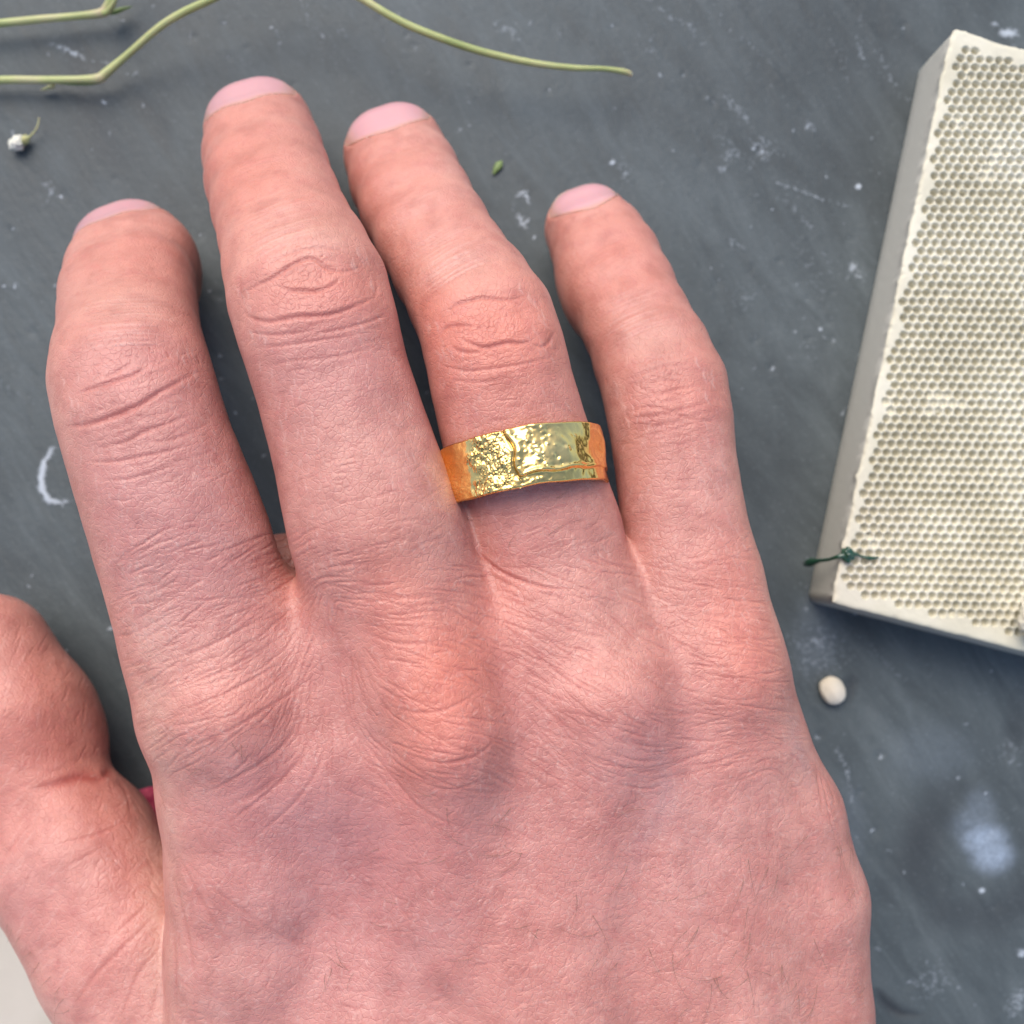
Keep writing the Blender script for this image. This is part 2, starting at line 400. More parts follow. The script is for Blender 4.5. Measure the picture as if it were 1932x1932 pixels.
def pb(pr):
    a, ab, L2, r0, r1, lat, w0, w1 = pr
    b = a + ab; R = max(r0 + w0, r1 + w1)
    return np.minimum(a, b) - R, np.maximum(a, b) + R
def boxed(pr): return (pr, *pb(pr))
MB_ = [[boxed(pr) for pr in ch] for ch in MPR]; PB_ = [boxed(pr) for pr in PALM]; WB_ = [boxed(pr) for pr in WEB]
TB_ = [boxed(pr) for pr in TEND]; LB_ = [boxed(LOWWEB)]; FB_ = [[boxed(pr) for pr in ch] for ch in FPR]; HB_ = [boxed(pr) for pr in TPR]
KB_ = [((c_, r_, an), np.asarray(c_) - max(r_), np.asarray(c_) + max(r_)) for c_, r_, an in KN]
PUB_ = [((c_, r_, an), np.asarray(c_) - max(r_), np.asarray(c_) + max(r_)) for c_, r_, an in PULP]
YC = [0, P(0, 1100, 3.0)[1], P(0, 935, 3.4)[1], P(0, 1020, 3.0)[1]]
SLOT = False
def sdf_tile(p, only=None):
    lo, hi = p.min(0) - 0.85, p.max(0) + 0.85
    far = np.full(len(p), 3.0, np.float32)
    def hit(b): return bool(np.all(b[1] < hi) and np.all(b[2] > lo))
    def fold(d, lst, k, fn=d_prim):
        for b in lst:
            if not hit(b): continue
            e = fn(p, b[0]) if fn is d_prim else fn(p, *b[0])
            d = e if d is None else smin(d, e, k)
        return d
    if only is not None:
        d = fold(None, FB_[only], 0.16)
        return far if d is None else d
    palm = None
    for ch in MB_:
        d = fold(None, ch, 0.16)
        if d is not None: palm = d if palm is None else smin(palm, d, 0.45)
    palm = fold(palm, PB_, 0.5); palm = fold(palm, WB_, 0.45); palm = fold(palm, KB_, 0.38, d_ell)
    palm = fold(palm, TB_, 0.5); palm = fold(palm, LB_, 0.15)
    if palm is None: palm = far
    prev = None; fing = None; slot = 0.0
    for i, ch in enumerate(FB_):
        d = fold(None, ch, 0.16)
        if d is None:
            prev = None; continue
        if i == 0 and hit(PUB_[0]): d = smin(d, d_ell(p, *PULP[0]), 0.3)
        if i == 3 and hit(PUB_[1]): d = smin(d, d_ell(p, *PULP[1]), 0.4)
        if fing is None: fing = d
        else:
            # fingers stay apart in front of their contact line and melt softly behind it
            yc = YC[i]; q_ = sstep(yc - .12, yc + .12, p[:, 1])
            fing = smin(fing, d, 0.13 - 0.11 * q_)
            if SLOT and prev is not None:
                slot = slot + 0.10 * q_ * np.exp(-(np.abs(d - prev) / 0.20) ** 2) * (1 - sstep(0.05, 0.42, np.minimum(d, prev)))
        prev = d
    tot = (palm if fing is None else smin(fing, palm, 0.38)) + slot
    d = None
    for j, b in enumerate(HB_):
        if not hit(b): continue
        e = d_prim(p, b[0]); d = e if d is None else smin(d, e, 0.08 if j == 2 else 0.16)
    if d is not None:
        for e_ in (((72, 1372, 1.2), (.98, 1.35, .9), .42), ((165, 1585, 1.35), (.98, .9, 1.0), .4)):
            d = smin(d, d_ell(p, P(*e_[0]), e_[1], e_[2]), 0.14)
        tot = np.minimum(tot, smin(d, palm, 0.10))
    return -smin(-tot, p[:, 2] - 0.02, 0.08)
def sdf(p, only=None):
    p = p.astype(np.float32)
    if len(p) < 400: 
        return sdf_tile(p, only)
    T = 0.8
    q = np.floor(p / np.float32(T)).astype(np.int32); q -= q.min(0); m_ = q.max(0) + 1
    key = (q[:, 0] * m_[1] + q[:, 1]) * m_[2] + q[:, 2]
    o = np.argsort(key, kind='stable'); ks = key[o]
    cut = np.flatnonzero(np.diff(ks)) + 1
    st = np.concatenate([[0], cut, [len(p)]])
    ps = p[o]; out = np.empty(len(p), np.float32)
    for a, b in zip(st[:-1], st[1:]): out[a:b] = sdf_tile(ps[a:b], only)
    res = np.empty(len(p), np.float32); res[o] = out
    return res

def grad(p, e=0.01):
    g = np.zeros_like(p, dtype=np.float32)
    for s_ in ((1, -1, -1), (-1, -1, 1), (-1, 1, -1), (1, 1, 1)):
        s3 = np.array(s_, np.float32)
        g += s3 * sdf(p + s3 * e)[:, None]
    n = np.linalg.norm(g, axis=1, keepdims=True) + 1e-9
    return g / n, n[:, 0] / (4 * e)

def surface_nets(lo, hi, h):
    n = [int(math.ceil((hi[i] - lo[i]) / h)) + 1 for i in range(3)]
    ax = [lo[i] + np.arange(n[i]) * h for i in range(3)]
    Dv = np.empty(n, np.float32)
    for i in range(0, n[0], 16):
        j = min(n[0], i + 16)
        g_ = np.stack(np.meshgrid(ax[0][i:j], ax[1], ax[2], indexing='ij'), -1).reshape(-1, 3)
        Dv[i:j] = sdf(g_).reshape(j - i, n[1], n[2])
    ins = Dv < 0
    c0 = (slice(None, -1),) * 3
    cnt = np.zeros([k - 1 for k in n], np.int8); acc = np.zeros([k - 1 for k in n] + [3], np.float32); num = np.zeros([k - 1 for k in n], np.float32)
    def sl(o): return tuple(slice(o[i], n[i] - 1 + o[i]) for i in range(3))
    corners = [(a, b, c_) for a in (0, 1) for b in (0, 1) for c_ in (0, 1)]
    for ca in corners:
        for k in range(3):
            if ca[k] == 0:
                cb = list(ca); cb[k] = 1
                A = Dv[sl(ca)]; B = Dv[sl(cb)]
                cr = (A < 0) != (B < 0)
                t = np.where(cr, A / np.where(cr, A - B, 1), 0)
                for q in range(3):
                    acc[..., q] += np.where(cr, ca[q] + (t if q == k else 0), 0)
                num += cr
    act = num > 0
    vid = np.full(act.shape, -1, np.int64); vid[act] = np.arange(act.sum())
    cell = np.argwhere(act)
    V = (cell + acc[act] / num[act][:, None]) * h + np.array(lo)
    quads = []
    for k in range(3):
        u, v = (k + 1) % 3, (k + 2) % 3
        s0 = [slice(1, -1)] * 3; s0[k] = slice(0, -1); s1 = list(s0); s1[k] = slice(1, None)
        A = ins[tuple(s0)]; B = ins[tuple(s1)]
        e = np.argwhere(A != B)
        if not len(e): continue
        fl = A[tuple(e.T)]
        e = e + np.array([0 if q == k else 1 for q in range(3)])
        def cid(du, dv):
            w_ = e.copy(); w_[:, u] -= du; w_[:, v] -= dv
            return vid[tuple(w_.T)]
        q = np.stack([cid(1, 1), cid(0, 1), cid(0, 0), cid(1, 0)], 1)
        q[~fl] = q[~fl][:, ::-1]
        quads.append(q)
    return V.astype(np.float32), np.concatenate(quads)

def subdivide(V, Q, sel):
    """split the selected quads in four; neighbours keep a shared extra point (returned as n-gons)"""
    def edges(Qs): return np.sort(np.stack([Qs, np.roll(Qs, -1, 1)], -1).reshape(-1, 2), 1)
    nV = len(V)
    es = edges(Q[sel]); key = es[:, 0].astype(np.int64) * nV + es[:, 1]
    uk, inv = np.unique(key, return_inverse=True)
    mid = nV + inv.reshape(-1, 4)
    em = 0.5 * (V[uk // nV] + V[uk % nV])
    fc = V[Q[sel]].mean(1); fid = nV + len(uk) + np.arange(len(fc))
    nQ = []
    qs = Q[sel]
    for k in range(4):
        nQ.append(np.stack([qs[:, k], mid[:, k], fid, mid[:, (k + 3) % 4]], 1))
    nQ = np.concatenate(nQ)
    return np.vstack([V, em, fc]).astype(np.float32), nQ, Q[~sel], (uk, nV)

def project(V, it=2):
    for _ in range(it):
        d = sdf(V); g_, gl = grad(V)
        V = V - g_ * np.clip(d / np.maximum(gl, 0.5), -0.06, 0.06)[:, None]
    return V

H0 = 0.118
loB = [P(-330, 0, 1.3)[0], P(0, 2440, 2.6)[1], -0.05]; hiB = [P(1700, 0, 2.0)[0], P(0, 120, 0.0)[1], 5.3]
SLOT = True
V, Q = surface_nets(loB, hiB, H0)
SLOT = False
V = project(V, 2)
V, Q, _, _ = subdivide(V, Q, np.ones(len(Q), bool)); V = project(V, 1)
rest_all = []
def nz_of(V, Q):
    a = V[Q[:, 2]] - V[Q[:, 0]]; b = V[Q[:, 3]] - V[Q[:, 1]]
    n = np.cross(a, b); return n / (np.linalg.norm(n, axis=1, keepdims=True) + 1e-12)
def want(V, Q, lim):
    c = V[Q].mean(1); x, y = to_px(c); n = nz_of(V, Q)
    view = np.array([0, 0, D]) - c; view /= np.linalg.norm(view, axis=1, keepdims=True)
    return ((n * view).sum(1) > lim) & (x > -60) & (x < 1990) & (y > -60) & (y < 1990) & (c[:, 2] > 0.3)
w1 = want(V, Q, -0.15)
V, Q2, R1, k1 = subdivide(V, Q, w1)
w2 = want(V, Q2, -0.02)
V, Q3, R2, k2 = subdivide(V, Q2, w2)
V = project(V, 1)
def ragged(R, kk, Vn):
    uk, nV = kk
    e = np.sort(np.stack([R, np.roll(R, -1, 1)], -1), -1)
    key = e[..., 0].astype(np.int64) * nV + e[..., 1]
    pos = np.searchsorted(uk, key); pos = np.clip(pos, 0, len(uk) - 1)
    hit = uk[pos] == key
    plain = R[~hit.any(1)]
    rag = []
    for r_, h_, p_ in zip(R[hit.any(1)], hit[hit.any(1)], pos[hit.any(1)]):
        q = []
        for i in range(4):
            q.append(int(r_[i]))
            if h_[i]: q.append(int(nV + p_[i]))
        rag.append(q)
    return plain, rag
pl2, rg2 = ragged(R2, k2, len(V))
pl1, rg1 = ragged(R1, k1, len(V))

# ------------------------------------------------------------------ skin relief
RH = Raster(-80, -20, 2020, 2020, 1.0)
GXh, GYh = RH.grid()
crease = RH.zeros(); flake = RH.zeros(); bulge = RH.zeros()
def axis_pts(ch): return np.array([(c_[0], c_[1]) for c_ in ch], float)
def local(ch, i, along=0.0):
    """centre, unit axis (towards the tip), unit cross, half width at node i"""
    p = axis_pts(ch); a = p[i - 1] - p[i + 1]; a /= np.hypot(*a)
    return p[i], a, np.array([-a[1], a[0]]), ch[i][3]
def arc(c_, a, b, off, hw, bow, t0=-0.8, t1=0.8, wob=2.0, n=12, tilt=0.0):
    ts = np.linspace(t0, t1, n)
    w_ = np.cumsum(rng.normal(0, wob * 0.5, n)); w_ -= np.linspace(w_[0], w_[-1], n)
    return np.array([c_ + a * (off + bow * (1 - (t) ** 2) + w_[i] + tilt * t) + b * t * hw for i, t in enumerate(ts)])
for fi, (ch, pi_) in enumerate(zip(FING, (3, 3, 3, 3))):
    c_, a, b, hw = local(ch, pi_)
    if b[0] < 0: b = -b
    k = hw / 150.0
    tl = (14, 3, 4, -6)[fi]          # creases lean a little, differently on each finger
    # the folds over the joint
    for off, bow, wdt, dep, t0, t1 in [(30 * k, 22 * k, 3.4, .80, -.62, .60), (2 * k, -12 * k, 3.6, 1.0, -.45, .62), (-14 * k, -16 * k, 3.2, .55, -.3, .5),
                                       (-42 * k, -14 * k, 4.4, 1.15, -.75, .72), (-72 * k, -8 * k, 3.4, .7, -.72, .7), (-92 * k, -8 * k, 3.0, .5, -.6, .66),
                                       (-118 * k, -4 * k, 3.2, .42, -.55, .6), (-150 * k, 2, 2.8, .3, -.5, .55), (52 * k, 28 * k, 2.4, .4, -.7, .7)]:
        off += rng.normal(0, 3); t0 += rng.normal(0, .06); t1 += rng.normal(0, .06)
        dep *= (.28, .22, .22, .6)[fi]
        RH.stroke(crease, arc(c_, a, b, off, hw, bow, t0, t1, 2.6, 14, tl), wdt, dep)
    # short criss-cross lines in the middle of the joint
    for _ in range(64):
        o = rng.normal(-6, 40) * k; t = rng.normal(0, .3); an = rng.uniform(0, math.pi); L = rng.uniform(8, 26)
        m0 = c_ + a * o + b * t * hw; dv = a * math.cos(an) + b * math.sin(an) * .7
        RH.stroke(crease, [m0 - dv * L / 2, m0 + rng.normal(0, 2, 2), m0 + dv * L / 2], rng.uniform(1.3, 2.0), rng.uniform(.2, .5))
    # side curls around the knuckle
    for sgn in (-1, 1):
        for _ in range(9):
            o = rng.uniform(-60, 50) * k; t = sgn * rng.uniform(.62, .86)
            m0 = c_ + a * o + b * t * hw
            RH.stroke(flake, [m0 - a * 14 + b * sgn * 4, m0, m0 + a * 13 + b * sgn * rng.uniform(2, 7)], 1.3, rng.uniform(.3, .6))
    # thin parallel arcs between the two end joints
    c2, a2, b2, hw2 = local(ch, 2)
    if b2[0] < 0: b2 = -b2
    nn = 15
    for j in range(nn):
        off = (-34 + j * 8.2) * k + rng.normal(0, 1.5); bow = (26 - j * .9) * k
        RH.stroke(crease, arc(c2, a2, b2, off - 18 * k, hw2, bow, -.86 + rng.uniform(0, .25), .86 - rng.uniform(0, .25), 1.2, 14), 1.9, rng.uniform(.16, .42) * (1 - j / nn * .45))
        RH.stroke(flake, arc(c2, a2, b2, off - 13 * k, hw2, bow, -.6 + rng.uniform(-.2, .4), .6 - rng.uniform(-.2, .4), 1.0, 10), 1.2, rng.uniform(.15, .45) * (1 - j / nn * .6))
    # end joint
    c1, a1, b1, hw1 = local(ch, 1)
    if b1[0] < 0: b1 = -b1
    for j in range(6):
        RH.stroke(crease, arc(c1, a1, b1, (-14 + j * 8) * k, hw1, 12 * k, -.55 + rng.uniform(0, .2), .55 - rng.uniform(0, .2), 1.5, 10), 2.0, rng.uniform(.12, .3))
    # across the first phalanx
    for seg_i in (4, 5, 6):
        c4, a4, b4, hw4 = local(ch, seg_i)
        if b4[0] < 0: b4 = -b4
        for _ in range(34):
            o = rng.uniform(-75, 75); t = rng.uniform(-.75, .75); L = rng.uniform(20, 75) * (0.7 if seg_i < 6 else 1)
            m0 = c4 + a4 * o + b4 * t * hw4; sl_ = rng.normal(0.0, .16)
            dv = b4 + a4 * (sl_ + .1 * t)
            RH.stroke(crease, [m0 - dv * L / 2, m0 + rng.normal(0, 1.5, 2), m0 + dv * L / 2], rng.uniform(1.3, 2.3), rng.uniform(.1, .36) * (1.0 if seg_i == 6 else .75))
        for _ in range(60):     # pale lengthwise hatching towards the sides
            o = rng.uniform(-80, 80); t = rng.choice([-1, 1]) * rng.uniform(.35, .9); L = rng.uniform(8, 30)
            m0 = c4 + a4 * o + b4 * t * hw4; dv = a4 + b4 * (-.25 * np.sign(t) + rng.normal(0, .2))
            RH.stroke(flake, [m0 - dv * L / 2, m0 + dv * L / 2], 1.15, rng.uniform(.12, .42))

# back of the hand: stretch lines that fan out of the webs and wrap the knuckles
KNP = [(430, 1330, -.35, 1.0), (835, 1330, -1.15 * .2, 1.0), (1140, 1320, .25, .7), (1380, 1265, .12, .6)]
def orient(x, y):
    """direction of the main lines at a point of the back"""
    vx_, vy_, wt_ = 0.0, 0.0, 1e-6
    for (kx, ky, th, s_) in [(430, 1330, -.62, 1), (350, 1200, -.4, 1), (480, 1500, -.75, 1), (820, 1200, .05, 1), (830, 1420, .2, 1), (620, 1330, -1.5, 1), (640, 1500, -1.15, .8),
                             (700, 1400, 1.0, .8), (960, 1250, .8, 1), (1080, 1200, .22, 1), (1130, 1380, .5, 1), (980, 1450, .95, 1), (1240, 1250, 1.0, .8), (1380, 1150, .15, 1), (1400, 1300, .1, 1),
                             (1300, 1450, -.5, .7), (700, 1750, .2, .8), (380, 1750, 1.15, 1.2), (450, 1900, .9, .8), (1100, 1700, -.15, .8), (1500, 1700, 1.3, .8), (900, 1900, -.2, .8), (1560, 1850, 1.4, .8),
                             (850, 1560, -.05, 1), (600, 1620, .45, .8)]:
        w_ = s_ * math.exp(-((x - kx) ** 2 + (y - ky) ** 2) / (2 * (85.0 if ky < 1560 else 150.0) ** 2)) + 1e-12
        vx_ += w_ * math.cos(2 * th); vy_ += w_ * math.sin(2 * th); wt_ += w_
    return 0.5 * math.atan2(vy_, vx_), min(1.0, math.hypot(vx_, vy_) / wt_)
# long stretch lines traced through the field
def trace(x, y, L, sgn=1, cross=0.0):
    pts = [(x, y)]; h_ = 7.0; last = None
    for _ in range(int(L / h_)):
        th, _c = orient(x, y); th += cross
        dx, dy = math.cos(th), math.sin(th)
        if last is not None and dx * last[0] + dy * last[1] < 0: dx, dy = -dx, -dy
        if last is None and sgn < 0: dx, dy = -dx, -dy
        last = (dx, dy); x += dx * h_ + rng.normal(0, .9); y += dy * h_ + rng.normal(0, .9); pts.append((x, y))
    return pts
for i in range(1900):
    while True:
        x, y = rng.uniform(180, 1640), rng.uniform(1040, 1960)
        dens = 1.0 if y < 1620 else .75
        if rng.random() < dens: break
    up = max(0.0, 1 - max(0, y - 1450) / 500)
    if y < 1480:
        L = rng.uniform(35, 150); amp = rng.uniform(.14, .62) * (.6 + .4 * up)
    else:
        L = rng.uniform(16, 60); amp = rng.uniform(.10, .34)
    RH.stroke(crease, trace(x, y, L, 1, rng.normal(0, .14 if y < 1480 else .5)), rng.uniform(1.4, 2.2), amp)
for i in range(5200):           # the crossing family, shorter
    x, y = rng.uniform(180, 1650), rng.uniform(1000, 1970)
    L = rng.uniform(8, 30)
    RH.stroke(crease, trace(x, y, L, 1, rng.choice([.95, -.95, 1.5]) + rng.normal(0, .25)), rng.uniform(1.1, 1.7), rng.uniform(.10, .32))
for i in range(3600):           # pale dry edges of the cells
    x, y = rng.uniform(180, 1650), rng.uniform(1000, 1970)
    L = rng.uniform(6, 24)
    RH.stroke(flake, trace(x, y, L, 1, rng.choice([0, .95, -.95, 1.3]) + rng.normal(0, .3)), rng.uniform(.9, 1.3), rng.uniform(.12, .5))
# deep folds drawn by hand
for pts, wd, a in [
    ([(345, 1415), (420, 1385), (490, 1345), (560, 1300), (600, 1270)], 3.2, .55), ([(330, 1345), (400, 1320), (470, 1285), (530, 1250)], 3.0, .6),
    ([(330, 1300), (400, 1275), (480, 1235), (545, 1190)], 3.0, .5), ([(310, 1250), (380, 1225), (450, 1190), (520, 1150)], 3, .5),
    ([(420, 1560), (500, 1500), (560, 1440), (600, 1370)], 4, .55), ([(470, 1590), (550, 1520), (600, 1450), (625, 1370)], 3.5, .5),
    ([(380, 1500), (450, 1465), (520, 1420), (580, 1350)], 3.6, .55), ([(430, 1520), (480, 1500), (540, 1455)], 5, .5),
    ([(700, 1200), (760, 1215), (830, 1210)], 3, .5), ([(690, 1120), (750, 1128), (820, 1120)], 3, .45), ([(700, 1160), (760, 1170), (830, 1160)], 3, .4),
    ([(735, 1330), (790, 1345), (850, 1335), (910, 1300)], 3, .5), ([(760, 1420), (830, 1440), (900, 1425), (950, 1380)], 3, .55), ([(780, 1470), (850, 1490), (930, 1465)], 3, .45),
    ([(720, 1400), (800, 1460), (900, 1495), (1000, 1490)], 3, .35), ([(650, 1350), (720, 1440), (800, 1530), (900, 1570)], 3, .4),
    ([(960, 1190), (1040, 1260), (1120, 1320)], 3, .45), ([(930, 1240), (1020, 1330), (1100, 1400)], 3, .4), ([(1000, 1150), (1080, 1190), (1180, 1210)], 3, .4),
    ([(960, 1300), (1020, 1380), (1080, 1440)], 2.6, .4), ([(880, 1200), (950, 1320), (1040, 1440)], 2.6, .35),
    ([(1300, 1150), (1370, 1165), (1430, 1160)], 2.6, .35), ([(1310, 1200), (1380, 1215), (1440, 1210)], 2.6, .35), ([(1330, 1310), (1390, 1322), (1440, 1315)], 2.6, .35),
    ([(600, 1290), (612, 1380), (620, 1470), (615, 1560)], 2.6, .35), ([(640, 1290), (670, 1380), (720, 1470), (780, 1540)], 2.6, .35),
    ([(330, 1600), (380, 1700), (440, 1800)], 3.5, .4), ([(322, 1640), (350, 1740), (370, 1860)], 3, .5), ([(322, 1700), (330, 1800), (335, 1920)], 3, .5), ([(345, 1620), (420, 1690), (520, 1760), (640, 1810)], 3.4, .3),
    # finger joints
    ([(460, 552), (490, 536), (516, 524), (545, 504), (572, 490), (592, 488), (618, 506), (647, 513), (680, 505)], 3.4, .85),
    ([(522, 540), (545, 547), (567, 549), (592, 550), (611, 546), (630, 536), (642, 524)], 3.4, .9), ([(500, 505), (530, 486), (570, 470), (620, 468), (660, 480)], 2.6, .4),
    ([(462, 592), (485, 604), (509, 607), (540, 602), (567, 597), (600, 596), (626, 593), (655, 584), (676, 575), (706, 562)], 4.2, 1.15),
    ([(470, 626), (510, 632), (560, 628), (610, 618)], 3, .5), ([(580, 632), (640, 622), (700, 606), (730, 592)], 3, .55), ([(490, 655), (550, 650), (620, 640), (690, 628)], 3, .45),
    ([(500, 690), (560, 680), (640, 672), (720, 650)], 2.8, .32), ([(455, 505), (452, 540), (460, 575)], 2.4, .4), ([(706, 520), (712, 545), (704, 565)], 2.4, .4),
    ([(145, 742), (170, 735), (195, 727), (220, 718), (245, 711), (262, 702), (278, 692)], 3.6, .9), ([(196, 714), (212, 706), (228, 697), (250, 684)], 3, .6),
    ([(130, 805), (155, 803), (179, 797), (220, 783), (262, 765), (298, 742), (336, 721), (368, 704)], 4.6, 1.15),
    ([(185, 845), (238, 834), (268, 816), (312, 801), (360, 782)], 3.6, .7), ([(160, 870), (200, 872), (235, 868), (268, 861), (318, 851), (350, 842)], 3.2, .6), ([(270, 835), (320, 830), (370, 815)], 3, .4),
    ([(175, 664), (200, 650), (226, 640), (268, 627), (318, 630)], 2.8, .4), ([(190, 905), (240, 905), (290, 890), (340, 876)], 2.8, .4),
    ([(843, 592), (856, 578), (872, 571), (895, 565), (915, 562), (955, 566), (990, 559)], 3.2, .8), ([(828, 636), (838, 622), (848, 616), (872, 614), (900, 618)], 3, .7),
    ([(870, 638), (888, 648), (915, 656), (940, 651), (959, 647), (985, 648), (1003, 644)], 3.8, 1.05), ([(1003, 650), (1024, 654), (1038, 642), (1045, 626)], 3, .6),
    ([(850, 652), (866, 662), (890, 666), (920, 662)], 3, .6), ([(835, 690), (880, 700), (940, 694), (1000, 684), (1050, 672)], 3, .5), ([(845, 715), (900, 722), (970, 712)], 2.8, .35),
    ([(1190, 775), (1225, 768), (1262, 775), (1300, 790), (1360, 796)], 3.2, .55), ([(1222, 728), (1250, 718), (1280, 722), (1305, 735)], 2.8, .45), ([(1235, 745), (1270, 742), (1300, 752)], 2.6, .4), ([(1180, 800), (1240, 805), (1310, 815)], 2.6, .3),
    # fold where the middle finger meets the ring finger
    ([(868, 985), (884, 1015), (905, 1045), (935, 1072), (975, 1092), (1030, 1108), (1080, 1112)], 3.2, 1.0),
    # thumb
    ([(215, 1452), (190, 1468), (150, 1466), (105, 1478), (60, 1490)], 7.0, 1.6), ([(222, 1446), (190, 1466)], 8, 1.8), ([(120, 1590), (180, 1575), (240, 1550)], 3, .45), ([(120, 1640), (190, 1600)], 3, .3),
    ([(290, 1730), (240, 1780), (180, 1840), (140, 1900)], 4.5, .6), ([(300, 1790), (260, 1840), (230, 1920)], 4, .5), ([(285, 1700), (220, 1760)], 3, .5), ([(300, 1860), (280, 1930)], 4, .5),
    ([(60, 1550), (20, 1600), (0, 1640)], 2.5, .3), ([(100, 1560), (60, 1640), (40, 1700)], 2.5, .25)]:
    RH.stroke(crease, spline(pts, 5), wd, a * 1.2)
for i in range(420):            # thumb pad ridges and hatching
    x, y = rng.uniform(-60, 300), rng.uniform(1180, 1960)
    th = (-1.15 if y < 1440 else -.95) + rng.normal(0, .14); L = rng.uniform(14, 50)
    RH.stroke(crease if i % 2 else flake, [(x - math.cos(th) * L / 2, y - math.sin(th) * L / 2), (x + math.cos(th) * L / 2, y + math.sin(th) * L / 2)], 1.2, rng.uniform(.1, .34))
soft = smooth_noise(GXh.shape, 16) * .0028 + smooth_noise(GXh.shape, 6) * .0010 + smooth_noise(GXh.shape, 2.4) * .0005
hgt = soft - crease * .022 + flake * .0035
# swelling beside the big folds
cf = np.fft.rfft2(crease); fy = np.fft.fftfreq(crease.shape[0])[:, None]; fx = np.fft.rfftfreq(crease.shape[1])[None, :]
def blur(A, s_): return np.fft.irfft2(np.fft.rfft2(A) * np.exp(-2 * np.pi ** 2 * s_ ** 2 * (fx ** 2 + fy ** 2)), s=A.shape).astype(np.float32)
hgt += blur(crease, 7) * .013

# colour fields over the hand
redm = RH.zeros(); pur = RH.zeros(); pale = RH.zeros(); vein = RH.zeros()
for (x, y, a_, b_2, s_, an) in [(600, 540, 100, 65, 1.05, 0), (925, 618, 95, 70, 1.5, 0), (1290, 740, 60, 60, .55, 0), (240, 700, 80, 55, .45, 0), (850, 1330, 60, 150, 1.35, .35), (90, 1420, 120, 180, .5, 0), (200, 1800, 110, 140, .35, 0), (740, 1130, 50, 90, .95, 0), (820, 1250, 40, 80, .5, .2),
                               (1130, 1290, 60, 90, .5, 0), (1410, 1250, 60, 90, .8, 0), (1380, 1120, 50, 70, .6, 0), (450, 1330, 90, 70, .55, 0), (430, 310, 60, 90, .55, 0), (520, 330, 70, 60, .2, 0), (700, 1280, 50, 60, .2, 0),
                               (250, 470, 80, 60, .4, 0), (740, 350, 70, 60, .35, 0), (1160, 480, 70, 60, .4, 0), (470, 1560, 80, 60, .35, 0), (980, 1750, 90, 120, .3, 0), (60, 1380, 90, 100, .25, 0), (1010, 1080, 70, 80, .25, 0), (940, 740, 90, 70, .45, 0)]:
    RH.blob(redm, x, y, a_ * 1.1, b_2 * 1.1, s_ * .85, an)
for (x, y, a_, b_2, s_) in [(630, 700, 90, 60, .5), (270, 900, 90, 90, .6), (230, 690, 50, 45, .6), (340, 1080, 110, 80, .6), (620, 1260, 60, 80, .25), (650, 1560, 130, 90, .6), (480, 1500, 80, 60, .5), (1230, 1400, 60, 60, .5),
                           (780, 1620, 200, 90, .4), (960, 1000, 60, 60, .3), (520, 1800, 180, 120, .45), (1010, 1330, 80, 90, .3), (1270, 1600, 160, 160, .35), (700, 1860, 200, 80, .3), (60, 1700, 90, 110, .35), (610, 620, 60, 50, .3)]:
    RH.blob(pur, x, y, a_ * 1.2, b_2 * 1.2, s_ * .55)
for (x, y, a_, b_2, s_) in [(600, 440, 90, 30, .6), (870, 510, 80, 35, .55), (1230, 640, 60, 40, .5), (240, 570, 90, 35, .5), (1170, 1180, 50, 110, .3), (290, 1350, 30, 200, .7), (300, 1750, 25, 180, .9), (430, 1850, 60, 100, .3), (600, 1150, 50, 60, .1), (1500, 1400, 30, 140, .55), (800, 1010, 60, 60, .3), (130, 1000, 40, 200, .2)]:
    RH.blob(pale, x, y, a_, b_2, s_)
for pts, wd, a in [([(1190, 1640), (1215, 1580), (1250, 1530), (1255, 1470), (1240, 1400)], 16, .55), ([(1495, 1290), (1500, 1400), (1540, 1500)], 12, .5), ([(700, 1900), (800, 1780), (900, 1700)], 22, .25), ([(300, 1900), (360, 1800)], 14, .2)]:
    RH.stroke(vein, pts, wd, a)

px, py = to_px(V)
gn, _ = grad(V)
vw = np.array([0, 0, D]) - V; vw /= np.linalg.norm(vw, axis=1, keepdims=True)
fac = sstep(0.10, 0.55, (gn * vw).sum(1))
inb = (px > -78) & (px < 2018) & (py > -18) & (py < 2018)
fac = fac * inb
# thumb lies under the edge of the hand: keep the long hand folds off it and the other way round
V0 = V.copy()
hv = RH.sample(hgt, px, py)
Vd = V + gn * (hv * fac)[:, None]
A_ = {k: (RH.sample(a, px, py) * fac).astype(np.float32) for k, a in (('crease', crease), ('flake', flake), ('redm', redm), ('purple', pur), ('pale', pale), ('vein', vein))}

